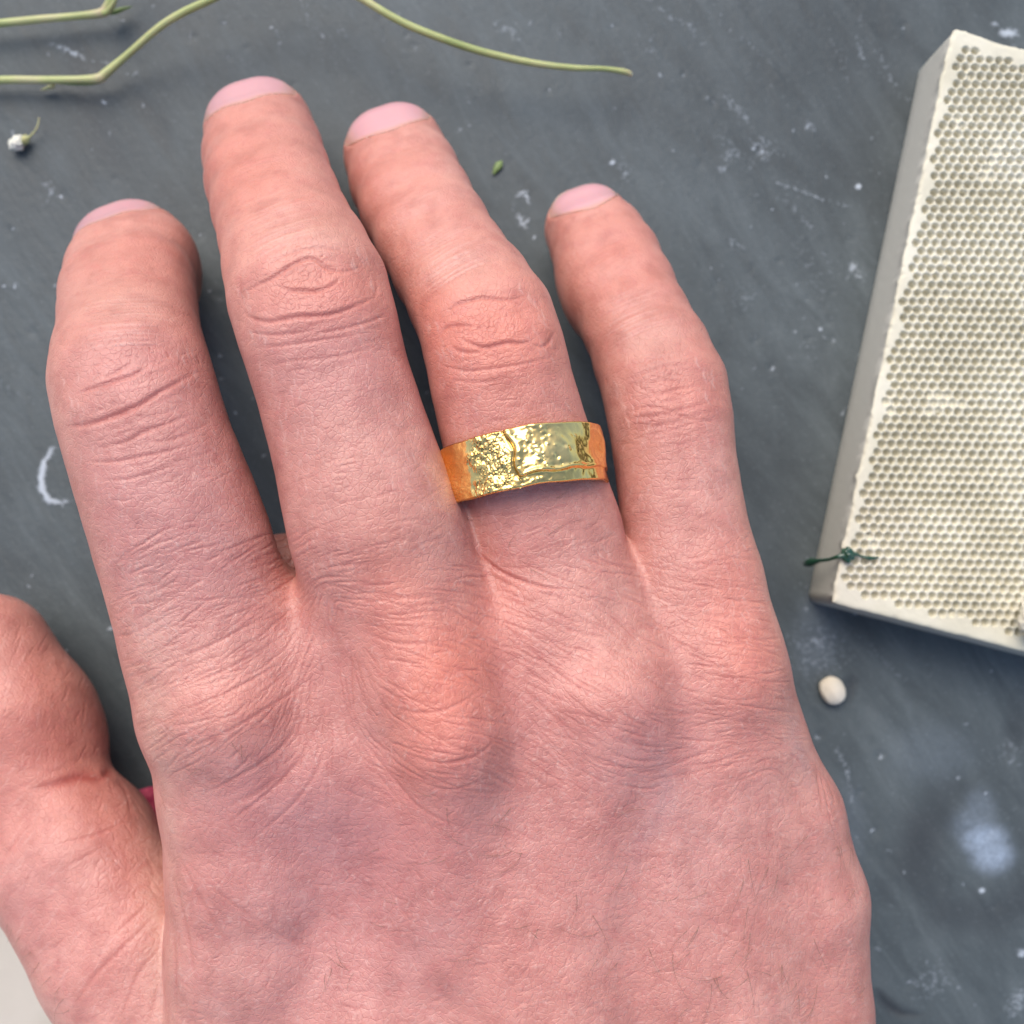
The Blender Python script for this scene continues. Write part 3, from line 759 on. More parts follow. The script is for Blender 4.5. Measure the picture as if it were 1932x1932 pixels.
# ------------------------------------------------------------------ nails
NAILS = []
def trace_in(O, Dr, fi):
    """from outside towards the axis, stop on the skin"""
    t = np.zeros(len(O)); 
    for _ in range(40):
        d = sdf(O + Dr * t[:, None], fi); t = t + np.clip(d, -0.1, 0.5) * 0.9
    return O + Dr * t[:, None]
nail_frames = []
for fi, (ch, wn, s0, s1, yaw) in enumerate([(IDX, .82, -.60, .66, .0), (MID, .80, -.72, .68, .0), (RNG, .74, -.68, .66, -.0), (LIT, .60, -.55, .54, -.0)]):
    tip = P(*ch[0][:3]); dip = P(*ch[1][:3])
    a = tip - dip; a /= np.linalg.norm(a)
    n_ = np.array([0, 0, 1.0]) - a * a[2]; n_ /= np.linalg.norm(n_); b = np.cross(a, n_)
    nu, nv = 41, 33
    U, Vv = np.meshgrid(np.linspace(-1, 1, nu), np.linspace(0, 1, nv))
    # squircle outline: straight sides, curved base and free edge
    half = wn * (1 - .16 * (1 - Vv) ** 3 - .16 * Vv ** 4)
    ss = s0 + (s1 - s0) * Vv
    ss = ss + .42 * (U ** 2) * (1 - Vv) - .26 * (U ** 2) * Vv
    r_ = ch[0][3] * (D - ch[0][2]) / FPX
    phi = U * np.arcsin(np.clip(half / r_, -1, .985)) * .98
    O = tip + a * ss[..., None]
    dr = n_ * np.cos(phi)[..., None] + b * np.sin(phi)[..., None]
    # fan the rays forward beyond the fingertip centre so they wrap the cap
    fwd = np.clip((ss - 0.0) / r_, 0, 1) * .9
    O = tip + a * np.minimum(ss, 0.0)[..., None]
    dr = dr * np.cos(fwd)[..., None] + a * np.sin(fwd)[..., None]
    dr = dr.reshape(-1, 3); O = O.reshape(-1, 3)
    hit = trace_in(O + dr * 1.8, -dr, fi)
    g_, _g = grad(hit.astype(np.float32))
    ed = np.minimum(1 - np.abs(U), np.minimum(Vv * 1.6, 1.0)).reshape(-1)   # distance to the sides and root
    lift = 0.002 + 0.016 * sstep(0.0, 0.30, ed)
    top = hit + g_ * lift[:, None] + a * (0.03 * (Vv.reshape(-1) ** 8))[:, None]
    bot = hit - g_ * 0.035
    I = np.arange(nu * nv).reshape(nv, nu); Nn = nu * nv
    q = np.stack([I[:-1, :-1], I[:-1, 1:], I[1:, 1:], I[1:, :-1]], -1).reshape(-1, 4)
    ring_ = np.concatenate([I[0, :], I[1:, -1], I[-1, -2::-1], I[-2:0:-1, 0]])
    nx_ = np.roll(ring_, -1)
    sidef = np.stack([ring_, ring_ + Nn, nx_ + Nn, nx_], 1)
    fr = sstep(.80, .93, Vv + .10 * U ** 2).reshape(-1); lun = (1 - sstep(.0, .28, Vv + .3 * U ** 2)).reshape(-1)
    rim = sstep(.55, .95, np.abs(U)).reshape(-1)
    NAILS.append((np.vstack([top, bot]), [q[:, ::-1], (q + Nn), sidef], dict(free=np.tile(fr, 2), lunula=np.tile(lun, 2), rim=np.tile(rim, 2), border=np.tile(1 - sstep(0.0, .24, ed), 2))))
    # groove and fold in the skin round the nail
    edge = top.reshape(nv, nu, 3)
    outline = np.vstack([edge[:, 0][::-1], edge[0, :], edge[:, -1]])
    outline = outline[::2].astype(np.float32)
    near = np.where(np.linalg.norm(Vd - tip, axis=1) < 1.7)[0]
    dd = np.full(len(near), 9.0, np.float32)
    for o_ in outline: dd = np.minimum(dd, np.linalg.norm(Vd[near] - o_, axis=1))
    flat = hit.reshape(nv, nu, 3)[2:, 2:-2].reshape(-1, 3)[::3].astype(np.float32)
    di = np.full(len(near), 9.0, np.float32)
    for o_ in flat: di = np.minimum(di, np.linalg.norm(Vd[near] - o_, axis=1))
    inside = di < 0.07
    off = np.where(inside, -.004, 0.006 * np.exp(-((dd - .06) / .06) ** 2))
    Vd[near] += gn[near] * off[:, None]
    A_['redm'][near] += (.15 * np.exp(-(dd / .12) ** 2)).astype(np.float32)

# ------------------------------------------------------------------ skin material
def skin_mat(name):
    m = NT(name); co = m.coord()
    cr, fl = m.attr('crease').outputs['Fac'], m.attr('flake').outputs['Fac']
    n1 = m.noise(55, 4, 0.6, co); n2 = m.noise(260, 3, 0.6, co); n3 = m.noise(1100, 3, 0.6, co)
    c = m.ramp(n1, [(0.32, (0.505, 0.210, 0.168)), (0.52, (0.560, 0.248, 0.200)), (0.70, (0.605, 0.302, 0.248))])
    c = m.mix(m.math('MULTIPLY', m.attr('redm').outputs['Fac'], 0.55, True), c, (0.68, 0.205, 0.135))
    c = m.mix(m.math('MULTIPLY', m.attr('purple').outputs['Fac'], 0.55, True), c, (0.46, 0.195, 0.225))
    c = m.mix(m.math('MULTIPLY', m.attr('pale').outputs['Fac'], 0.45, True), c, (0.58, 0.38, 0.30))
    c = m.mix(m.math('MULTIPLY', m.attr('vein').outputs['Fac'], 0.55, True), c, (0.36, 0.245, 0.25))
    mot = m.ramp(n2, [(0.35, (0.86, 0.80, 0.80)), (0.5, (1, 1, 1)), (0.68, (1.08, 1.12, 1.12))])
    c = m.mix(0.8, c, mot, 'MULTIPLY')
    c = m.mix(m.math('MULTIPLY', m.ramp(m.noise(700, 3, 0.6, co), [(.5, (0, 0, 0)), (.66, (1, 1, 1))]), 0.22), c, (0.50, 0.15, 0.14))
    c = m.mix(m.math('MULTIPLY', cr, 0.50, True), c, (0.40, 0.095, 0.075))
    c = m.mix(m.math('MULTIPLY', fl, 0.55, True), c, (0.78, 0.56, 0.49))
    # fine cell pattern of skin
    wv = m.n('ShaderNodeMix', data_type='VECTOR'); 
    nn = m.n('ShaderNodeTexNoise'); nn.inputs['Scale'].default_value = 140; m.l(co, nn.inputs['Vector'])
    va = m.n('ShaderNodeVectorMath', operation='MULTIPLY_ADD'); m.l(nn.outputs['Color'], va.inputs[0]); va.inputs[1].default_value = (.0022, .0022, .0022); m.l(co, va.inputs[2])
    v1 = m.n('ShaderNodeTexVoronoi', feature='DISTANCE_TO_EDGE'); v1.inputs['Scale'].default_value = 1250; m.l(va.outputs[0], v1.inputs['Vector'])
    v2 = m.n('ShaderNodeTexVoronoi', feature='DISTANCE_TO_EDGE'); v2.inputs['Scale'].default_value = 2600; m.l(va.outputs[0], v2.inputs['Vector'])
    e1 = m.math('MINIMUM', m.math('MULTIPLY', v1.outputs[0], 8.0), 1.0); e2 = m.math('MINIMUM', m.math('MULTIPLY', v2.outputs[0], 5.0), 1.0)
    h = m.math('ADD', m.math('MULTIPLY', e1, 0.75), m.math('MULTIPLY', e2, 0.30))
    h = m.math('ADD', h, m.math('MULTIPLY', n3, 0.35))
    nrm = m.bump(h, 0.000050, 0.8)
    rough = m.math('ADD', m.math('MULTIPLY', n3, 0.22), 0.32)
    m.set(Base_Color=c, Roughness=rough, Specular_IOR_Level=0.55, Normal=nrm, Subsurface_Weight=0.22, Subsurface_Scale=0.0016)
    m.b.inputs['Subsurface Radius'].default_value = (1.0, 0.32, 0.18)
    return m.m
M_skin = skin_mat('skin')
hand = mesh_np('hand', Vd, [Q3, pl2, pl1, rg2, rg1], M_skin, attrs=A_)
tag(hand, 'left hand seen from above with spread bent fingers resting on the dark slate', 'hand')

m = NT('fingernail')
co = m.coord()
c = m.mix(m.math('MULTIPLY', m.attr('lunula').outputs['Fac'], 0.25), (0.62, 0.34, 0.355), (0.66, 0.46, 0.46))
c = m.mix(m.math('MULTIPLY', m.attr('rim').outputs['Fac'], 0.45), c, (0.60, 0.40, 0.25))
c = m.mix(m.math('MULTIPLY', m.attr('free').outputs['Fac'], 0.7), c, (0.66, 0.50, 0.37))
c = m.mix(m.math('MULTIPLY', m.noise(160, 3, 0.5, co), 0.25), c, (0.60, 0.27, 0.33))
c = m.mix(m.math('MULTIPLY', m.attr('border').outputs['Fac'], 0.85), c, (0.60, 0.31, 0.235))
m.set(Base_Color=c, Roughness=0.24, Specular_IOR_Level=0.5, Subsurface_Weight=0.2, Subsurface_Scale=0.001, Normal=m.bump(m.noise(500, 3, 0.5, co), 0.00004, 0.5))
M_nail = m.m
for v_, f_, at in NAILS:
    mesh_np('fingernail', v_, f_, M_nail, parent=hand, attrs=at)

# ------------------------------------------------------------------ fine hairs on the hand
def tube_arrays(pts, rad, sides=5, flat=None):
    pts = np.asarray(pts, float); n = len(pts)
    rad = np.broadcast_to(np.asarray(rad, float), (n,))
    T = np.gradient(pts, axis=0); T /= np.linalg.norm(T, axis=1, keepdims=True) + 1e-12
    ref = np.array([0.0, 0.0, 1.0]) if abs(T[0][2]) < .9 else np.array([1.0, 0, 0])
    vs = []
    for i in range(n):
        u = np.cross(T[i], ref); u /= np.linalg.norm(u) + 1e-12; v = np.cross(u, T[i])
        an = np.linspace(0, 2 * np.pi, sides, endpoint=False)
        vs.append(pts[i] + rad[i] * (np.cos(an)[:, None] * u + np.sin(an)[:, None] * v))
    vs = np.vstack(vs)
    fs = []
    for i in range(n - 1):
        for k in range(sides):
            fs.append((i * sides + k, i * sides + (k + 1) % sides, (i + 1) * sides + (k + 1) % sides, (i + 1) * sides + k))
    return vs, np.array(fs), [list(range(sides))[::-1], [(n - 1) * sides + k for k in range(sides)]]
def top_points(xy):
    """points of the hand's skin seen at places of the frame, with normals"""
    xy = np.asarray(xy, float)
    T_ = np.stack([P(x, y, 0) for x, y in xy]) - np.array([0, 0, D]); T_ /= np.linalg.norm(T_, axis=1, keepdims=True)
    t = np.full(len(xy), D - 6.0); O = np.array([0, 0, D])
    for _ in range(40):
        t = t + np.clip(sdf_tile((O + T_ * t[:, None]).astype(np.float32)), -.1, .4) * .9
    q = O + T_ * t[:, None]
    return q, grad(q.astype(np.float32))[0].astype(float)
hv_, hf_ = [], []; off0 = 0
hairs = []
for i in range(48):
    while True:
        x = rng.uniform(1080, 1640); y = rng.uniform(1500, 1925)
        if rng.random() < ((x - 1000) / 640) * ((y - 1350) / 570): break
    th = rng.normal(2.6, .5) if rng.random() < .6 else rng.normal(1.7, .35)
    hairs.append((x, y, th, rng.uniform(.2, .6), 1))
for i in range(26): hairs.append((rng.uniform(560, 1200), rng.uniform(1500, 1900), rng.normal(2.9, .5), rng.uniform(.15, .4), 0))
for (x, y, th) in [(14, 1752, 1.9), (28, 1768, 2.2), (50, 1795, 2.3), (88, 1842, 2.4), (104, 1862, 2.2), (112, 1885, 2.6), (122, 1905, 2.5), (6, 1742, 1.8), (66, 1815, 2.1)]: hairs.append((x + 9, y, th, rng.uniform(.16, .34), 1))
for (x, y, th) in [(455, 1435 - 30, 1.6), (437, 1400, 1.2), (380, 1450, 3.0), (1035, 1010, -.9), (960, 1030, -1.2), (1050, 940, -.5), (1000, 1075, .1)]: hairs.append((x, y, th, .25, 0))
HQ, HN = top_points([(h_[0], h_[1]) for h_ in hairs])
for (x, y, th, L, dk), q, n_ in zip(hairs, HQ, HN):
    if q[2] < .3: continue
    dv = np.array([math.cos(th), -math.sin(th), 0]); dv -= n_ * (dv @ n_); dv /= np.linalg.norm(dv)
    cv = np.cross(n_, dv) * rng.normal(0, .35)
    ts = np.linspace(0, 1, 7)
    pts = [q + n_ * (0.012 + .10 * L * math.sin(t * 2.4)) + dv * L * t + cv * L * t * t for t in ts]
    v_, f_, caps = tube_arrays(pts, np.linspace(.0027, .0010, 7), 4)
    hv_.append(v_); hf_.append(f_ + off0); off0 += len(v_)
m = NT('body_hair'); m.set(Base_Color=(0.24, 0.14, 0.09), Roughness=0.4)
hr = mesh_np('hair', np.vstack(hv_), np.concatenate(hf_), m.m, parent=hand); hr['kind'] = 'stuff'

# ================================================================== the gold ring
RA, RB = P(996, 962, 3.4), P(966, 786, 3.4)   # along the finger, from the base side to the knuckle side
rc = P(983, 887, 3.34)
ra = (RB - RA); ra[2] = 0.0; ra /= np.linalg.norm(ra)
tilt = math.radians(0.0)
rn = np.array([0, 0, 1.0]); rb = np.cross(ra, rn); rb /= np.linalg.norm(rb); rn = rn + ra * .07; ra = ra - np.array([0, 0, .07])     # rb points to the right of the frame
# slight roll of the band about the vertical: its left end sits lower on the frame
NA, NW = 900, 84
RW = 0.75; RR = 1.085; RT = 0.075
TH, WW = np.meshgrid(np.linspace(0, 2 * np.pi, NA, endpoint=False), np.linspace(-1, 1, NW))
# theta 0 at the top, positive to the right
rrng = np.random.default_rng(3)
hm = smooth_noise((NW, NA), 12, rrng) * .011 + smooth_noise((NW, NA), 4, rrng) * .0016 + smooth_noise((NW, NA), 1.5, rrng) * .0003
deg = np.degrees(TH); deg = np.where(deg > 180, deg - 360, deg)
grain = sstep(-40, -33, deg + 3 * np.sin(WW * 6)) * (1 - sstep(-14, -6, deg))
pit = smooth_noise((NW, NA), .85, rrng)
hm += grain * (np.abs(pit) * .0046 + smooth_noise((NW, NA), 2.2, rrng) * .0030 + smooth_noise((NW, NA), 5, rrng) * .005)
for _ in range(150):    # little fused beads and pits
    t0 = rrng.normal(8, 11); w0 = rrng.uniform(-.95, .95); s_ = rrng.uniform(.4, 1.3); a = rrng.choice([1, 1, -1]) * rrng.uniform(.003, .010)
    hm += a * np.exp(-(((deg - t0) / (1.5 * s_)) ** 2 + ((WW - w0) / (.07 * s_)) ** 2)) 
# overlapping end of the strip: a raised tongue from the seam to the right, with a rim
ed1 = -7.0 - 4.0 * WW * .6 + 1.6 * np.sin(WW * 5)          # seam angle
lower = -.66 + .03 * np.sin(deg * .25) + np.clip(deg - 10, 0, 60) * .0012
inU = sstep(0, 1, (deg - ed1) / 1.6) * sstep(0, .07, WW - lower) * (1 - sstep(70, 110, deg))
dseam = np.abs(deg - ed1 - 3.0) / 2.6
rimL = np.exp(-dseam ** 2) * (WW > lower)
rimB = np.exp(-((WW - lower - .09) / .08) ** 2) * (deg > ed1) * (1 - sstep(35, 65, deg))
hm += inU * .030 + np.maximum(rimL, rimB) * .026
hm -= .012 * np.exp(-((deg - ed1 + .6) / .9) ** 2) * (WW > -.9)
edge_round = (1 - np.clip((1 - np.abs(WW)) / .06, 0, 1)) ** 2
Rr = RR + hm - edge_round * .03
# band edge wavers a little
wav = .006 * np.sin(TH * 5 + 1) + .004 * np.sin(TH * 11)
Wd = WW * RW / 2 + np.where(np.abs(WW) > .9, wav, wav * np.abs(WW))
flatk = 0.93
def ringp(R_, T_, W_):
    return rc + (rb * 1.02) * (R_ * np.sin(T_))[..., None] + rn * (R_ * np.cos(T_) * flatk)[..., None] + ra * W_[..., None]
outer = ringp(Rr, TH, Wd).reshape(-1, 3)
inner = ringp(np.full_like(TH, RR - RT) + .02 * edge_round, TH, Wd).reshape(-1, 3)
I = np.arange(NA * NW).reshape(NW, NA); J = np.roll(I, -1, 1); NN = NA * NW
fo = np.stack([I[:-1], J[:-1], J[1:], I[1:]], -1).reshape(-1, 4)
fi_ = fo[:, ::-1] + NN
e1 = np.stack([J[0], I[0], I[0] + NN, J[0] + NN], -1); e2 = np.stack([I[-1], J[-1], J[-1] + NN, I[-1] + NN], -1)
m = NT('hammered_gold'); co = m.coord()
n1 = m.noise(900, 4, 0.6, co); n2 = m.noise(180, 3, 0.5, co)
c = m.ramp(n2, [(0.3, (0.90, 0.60, 0.19)), (0.7, (0.97, 0.70, 0.27))])
c = m.mix(m.math('MULTIPLY', m.attr('refl_dark').outputs['Fac'], 0.8, True), c, (0.34, 0.20, 0.055))  # brown tint stands in for dark reflections in the gold
m.set(Base_Color=c, Metallic=1.0, Roughness=m.ramp(n1, [(0.35, (.07, .07, .07)), (0.7, (.17, .17, .17))]), Normal=m.bump(n1, 0.00006, 0.5))
pa = grain * sstep(.2, -1.0, pit) + .9 * np.exp(-((deg - ed1 + .6) / .9) ** 2) * (WW > -.9)  # dark reflections painted as colour into the grain pits and along the seam
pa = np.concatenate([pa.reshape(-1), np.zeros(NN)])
ringo = mesh_np('ring', np.vstack([outer, inner]), [fo, fi_, e1, e2], m.m, attrs={'refl_dark': pa})
tag(ringo, 'wide hammered yellow gold band with an overlapping seam worn on the ring finger', 'ring')

# ================================================================== honeycomb soldering block
BZ = 1.22
c1 = P(1799, 50, BZ)[:2]; c2 = P(1570, 1137, BZ)[:2]; c3 = P(1932, 1229, BZ)[:2]
vdir = (c1 - c2); Lb = np.linalg.norm(vdir); vdir /= Lb
udir = np.array([vdir[1], -vdir[0]])
if udir @ (c3 - c2) < 0: udir = -udir
WBk = 4.6
st_ = 0.0120
nu, nv = int(WBk / st_), int(Lb / st_)
U, Vv = np.meshgrid(np.arange(nu + 1) * WBk / nu, np.arange(nv + 1) * Lb / nv)
# outline shear so that its lower edge follows the photograph
e32 = c3 - c2; shear = (e32 @ vdir) / (e32 @ udir)
brng = np.random.default_rng(5)
pit_ = 0.148
fa = math.radians(-13)
gu = U * math.cos(fa) - Vv * math.sin(fa); gv = U * math.sin(fa) + Vv * math.cos(fa)
rowh = pit_ * math.sqrt(3) / 2
best = np.full(U.shape, 9.0); hid = np.zeros(U.shape)
rj = np.round(gv / rowh)
def hsh(i, j, s_):
    x = np.sin(i * 127.1 + j * 311.7 + s_ * 74.7) * 43758.5453; return x - np.floor(x)
for dj in (-1, 0, 1):
    j = rj + dj; ox = np.where(np.mod(j, 2) == 0, 0, .5) * pit_
    i = np.round((gu - ox) / pit_)
    for di in (-1, 0, 1):
        ii = i + di
        cx = ii * pit_ + ox + (hsh(ii, j, 1) - .5) * .009; cy = j * rowh + (hsh(ii, j, 2) - .5) * .009
        rr = .0590 * (1 + (hsh(ii, j, 3) - .5) * .14)
        el_ = 1 + (hsh(ii, j, 5) - .5) * .16
        # holes stop short of the block's rim
        bu = cx * math.cos(fa) + cy * math.sin(fa); bv = -cx * math.sin(fa) + cy * math.cos(fa)
        ok = (bu > .10 + .05 * hsh(ii, j, 4)) & (bv - 0 > .20 + .28 * np.clip(1 - bu / 1.2, 0, 1) * 0 + .05 * hsh(ii, j, 6)) & (bv < Lb - .25 - .0 * bu)
        d = np.sqrt(((gu - cx) * el_) ** 2 + ((gv - cy) / el_) ** 2) / rr
        d = np.where(ok, d, 9); best = np.minimum(best, d)
depth = (0.13 - .06 * (smooth_noise(U.shape, 9, brng) > 1.9)) * (1 - sstep(.86, 1.06, best))
# worn, chipped rim
nb = smooth_noise(U.shape, 6, brng) * .5 + smooth_noise(U.shape, 2.5, brng) * .35
eu = np.minimum(U, 9); ev = np.minimum(Vv, Lb - Vv)
edg = np.minimum(eu, ev)
topz = BZ - depth + nb * .0022 - .03 * np.exp(-edg / .022) - .012 * np.clip(nb, 0, 3) * np.exp(-edg / .06)
ush = (nb * .022) * np.exp(-U / .06); vsh = (nb * .02) * np.exp(-ev / .05) * np.where(Vv > Lb / 2, 1, .3)
big_notch = .05 * np.exp(-((U - .75) / .35) ** 2) * np.exp(-(Lb - Vv) / .15) + (.04 * sstep(.3, .8, U)) * np.exp(-(Lb - Vv) / .3) + .07 * np.exp(-U / .06) * np.exp(-(Lb - Vv) / .05)
Ux = U + ush; Vx = Vv + vsh - big_notch
XY = c2 + Ux[..., None] * (udir) + (Vx + U * shear)[..., None] * vdir
top = np.concatenate([XY, topz[..., None]], -1)
hh, ww = U.shape
I = np.arange(hh * ww).reshape(hh, ww)
qt = np.stack([I[:-1, :-1], I[:-1, 1:], I[1:, 1:], I[1:, :-1]], -1).reshape(-1, 4)
rim_i = np.concatenate([I[0, :], I[1:, -1], I[-1, -2::-1], I[-2:0:-1, 0]])
rim = top.reshape(-1, 3)[rim_i]
# walls: bottom edge slightly rounded at corners, small side step
cent = rim[:, :2].mean(0)
lev = [(BZ - .07, .0), (BZ - .3, .004), (.35, .004), (.08, .0), (.0, -.03)]
# smooth outline used below the chipped rim
bu = np.concatenate([U[0, :], U[1:, -1], U[-1, -2::-1], U[-2:0:-1, 0]]); bv = np.concatenate([Vv[0, :], Vv[1:, -1], Vv[-1, -2::-1], Vv[-2:0:-1, 0]])
rcn = .16
def roundc(bu, bv):
    u, v = bu.copy(), bv.copy()
    for (cu, cv) in ((rcn, rcn), (rcn, Lb - rcn)):
        m_ = (u < rcn) & ((v < rcn) if cv < Lb / 2 else (v > Lb - rcn))
        du, dv = u[m_] - cu, v[m_] - cv; l = np.maximum(np.abs(du), np.abs(dv)); s_ = l / (np.hypot(du, dv) + 1e-9)
        u[m_] = cu + du * s_; v[m_] = cv + dv * s_
    return u, v
su, sv = roundc(bu, bv)
notchb = .04 * sstep(.3, .8, su) * np.exp(-(Lb - sv) / .3)
lv = [top.reshape(-1, 3)]; nR = len(rim_i)
for (z_, o_) in lev:
    uu = su - o_ * (su < .5) ; vv2 = sv - notchb
    xy = c2 + uu[:, None] * udir + (vv2 + su * shear)[:, None] * vdir
    lv.append(np.concatenate([xy, np.full((nR, 1), z_)], 1))
base0 = hh * ww
wall = []
prev = rim_i
for k in range(len(lev)):
    cur = base0 + k * nR + np.arange(nR)
    wall.append(np.stack([prev, cur, np.roll(cur, -1), np.roll(prev, -1)], 1)); prev = cur
vb = np.vstack(lv)
# soften the block's own top corner
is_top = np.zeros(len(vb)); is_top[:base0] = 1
hole = np.concatenate([(1 - sstep(.6, 1.1, best)).reshape(-1), np.zeros(len(vb) - base0)])
m = NT('fired_ceramic'); co = m.coord()
n1 = m.noise(70, 4, 0.6, co); n2 = m.noise(700, 3, 0.6, co)
c = m.ramp(n1, [(0.3, (0.60, 0.56, 0.42)), (0.5, (0.73, 0.69, 0.54)), (0.7, (0.80, 0.77, 0.64))])
c = m.mix(m.math('MULTIPLY', m.ramp(m.noise(28, 3, 0.6, co), [(0.55, (0, 0, 0)), (0.75, (1, 1, 1))]), 0.25), c, (0.50, 0.44, 0.37))
c = m.mix(m.math('MULTIPLY', n2, 0.22), c, (0.60, 0.56, 0.46))
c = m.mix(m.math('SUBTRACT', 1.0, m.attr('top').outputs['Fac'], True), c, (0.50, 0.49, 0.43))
m.set(Base_Color=c, Roughness=0.8, Specular_IOR_Level=0.25, Normal=m.bump(n2, 0.00015, 0.6))
M_cer = m.m
blk = mesh_np('soldering_block', vb, [qt] + wall, M_cer, attrs={'top': is_top})
blk.data.update()
tag(blk, 'pale cream honeycomb soldering block full of small round holes at the right edge', 'block')

# ================================================================== loose things
def blob_mesh(name, center, r, mat, seed=0, rough=.12, sub=4, freq=3.0, ang=0.0, squash=True):
    import bmesh
    from mathutils import noise as mn
    bm = bmesh.new(); bmesh.ops.create_icosphere(bm, subdivisions=sub, radius=1.0)
    for v in bm.verts:
        n = mn.fractal(v.co * freq * .5 + Vector((seed * 7.3, seed, 0)), 1.0, 2.0, 4)
        v.co = v.co * (1 + rough * n)
        v.co = Vector((v.co.x * r[0], v.co.y * r[1], v.co.z * r[2]))
    bm.transform(Matrix.Rotation(ang, 4, 'Z'))
    for v in bm.verts: v.co = (v.co + Vector(center)) * S
    me = bpy.data.meshes.new(name); bm.to_mesh(me); bm.free()
    me.polygons.foreach_set('use_smooth', np.ones(len(me.polygons), dtype=bool))
    me.materials.append(mat)
    o = bpy.data.objects.new(name, me); SC.collection.objects.link(o); return o

m = NT('chip_stone'); co = m.coord()
m.set(Base_Color=m.ramp(m.noise(300, 4, 0.6, co), [(0.3, (0.55, 0.49, 0.36)), (0.65, (0.76, 0.71, 0.56))]), Roughness=0.85, Normal=m.bump(m.noise(700, 4, 0.6, co), 0.0003, 0.8))
q = P(1950, 1168, BZ + .2)
tag(blob_mesh('ceramic_chip', q + np.array([0.02, 0, .05]), (.27, .36, .24), m.m, 3, .22, 5, 3.2), 'rough cream ceramic chip lying on the honeycomb block at the frame edge', 'chip')
m = NT('cream_pebble'); co = m.coord()
m.set(Base_Color=m.ramp(m.noise(200, 3, 0.5, co), [(0.3, (0.66, 0.58, 0.44)), (0.7, (0.80, 0.74, 0.62))]), Roughness=0.6)
tag(blob_mesh('bead', P(1571, 1303, .11) , (.20, .245, .13), m.m, 5, .07, 5, 2.0, .5), 'small round cream bead lying on the slate below the honeycomb block', 'bead')

# green wax / enamel drips on the block's left edge
m = NT('green_wax'); m.set(Base_Color=(0.010, 0.055, 0.026), Roughness=0.12, Specular_IOR_Level=0.6, Coat_Weight=0.6)
M_wax = m.m
root = bpy.data.objects.new('wax_drip', None); SC.collection.objects.link(root); root.location = tuple(P(1597, 1048, BZ) * S)
tag(root, 'glossy dark green wax drip running over the left rim of the cream block', 'wax drip')
def child(o):
    bpy.context.view_layer.update(); o.parent = root; o.matrix_parent_inverse = Matrix.Translation(-Vector(root.location)); return o
child(blob_mesh('bead', P(1599, 1047, BZ + .04), (.10, .125, .085), M_wax, 8, .22, 4, 3.5, .3))

# stems
m = NT('green_stem'); co = m.coord()
c = m.ramp(m.noise(90, 3, 0.6, co), [(0.3, (0.30, 0.36, 0.12)), (0.55, (0.46, 0.49, 0.20)), (0.75, (0.56, 0.50, 0.28))])
c = m.mix(m.attr('dry').outputs['Fac'], c, (0.58, 0.45, 0.30))
m.set(Base_Color=c, Roughness=0.45, Subsurface_Weight=0.1, Subsurface_Scale=0.0008, Normal=m.bump(m.noise(800, 2, 0.5, co), 0.0001, 0.5))
M_stem = m.m
m = NT('green_leaf'); co = m.coord()
m.set(Base_Color=m.ramp(m.noise(300, 3, 0.6, co), [(0.3, (0.10, 0.17, 0.04)), (0.7, (0.28, 0.36, 0.12))]), Roughness=0.5)
M_leaf = m.m
m = NT('white_fluff'); m.set(Base_Color=(0.80, 0.78, 0.66), Roughness=0.8)
M_fluff = m.m
def stem_mesh(name, knots, parent=None, mat=M_stem, dryfn=None, sides=10):
    k = np.array([[*P(a, b, z), r] for a, b, z, r in knots])
    s_ = spline(k, 10)
    v_, f_, caps = tube_arrays(s_[:, :3], s_[:, 3], sides)
    # faint lengthwise ridges
    n = len(s_); dry = np.zeros(n) if dryfn is None else np.array([dryfn(i / (n - 1)) for i in range(n)])
    return mesh_np(name, v_, [f_, caps], mat, parent=parent, attrs={'dry': np.repeat(dry, sides)})
def empty(name, p):
    o = bpy.data.objects.new(name, None); SC.collection.objects.link(o); o.location = tuple(p * S); return o
def attach(o, root):
    o.parent = root; o.matrix_parent_inverse = Matrix.Translation(-Vector(root.location)); return o
child(stem_mesh('strand', [(1520, 1064, .45, .05), (1530, 1061, .6, .075), (1545, 1058, .85, .035), (1562, 1056, 1.08, .028), (1576, 1052, 1.24, .03), (1592, 1048, 1.27, .05), (1612, 1046, 1.25, .04), (1624, 1049, 1.23, .02), (1640, 1053, 1.235, .035), (1658, 1052, 1.22, .012)], mat=M_wax, sides=9))
r1 = empty('plant_stem', P(190, 148, 0))
tag(r1, 'long thin yellow green stem bent at a node arching across the top of the slate', 'stem')
attach(stem_mesh('stalk', [(-160, 158, .25, .062), (0, 151, .25, .062), (80, 151, .28, .06), (150, 150, .3, .058), (186, 148, .32, .075), (200, 138, .34, .07), (240, 104, .45, .055), (300, 52, .7, .056), (345, 24, .85, .058), (400, -2, .95, .058),
                           (470, -38, 1.0, .058), (540, -52, 1.0, .058), (610, -40, 1.0, .058), (680, -4, 1.0, .058), (740, 32, .95, .058), (800, 60, .9, .058), (900, 95, .8, .056), (1000, 118, .7, .052), (1080, 128, .65, .045), (1140, 130, .6, .038), (1180, 136, .55, .045), (1192, 142, .52, .028)],
                 dryfn=lambda t: 0.8 * max(0, (t - .93) / .07) + .5 * math.exp(-((t - .2) / .03) ** 2)), r1)
attach(stem_mesh('sheath', [(188, 153, .28, .04), (165, 157, .24, .035), (130, 158, .18, .022), (105, 157, .12, .008)], mat=M_leaf, sides=8), r1)
attach(stem_mesh('bract', [(98, 156, .2, .02), (100, 162, .14, .035), (90, 166, .1, .03), (78, 170, .07, .012)], mat=M_stem, sides=8), r1)
r2 = empty('plant_stem', P(205, 22, 0))
tag(r2, 'short pale green stem with a knobbly joint and tiny leaf in the upper left corner', 'stem')
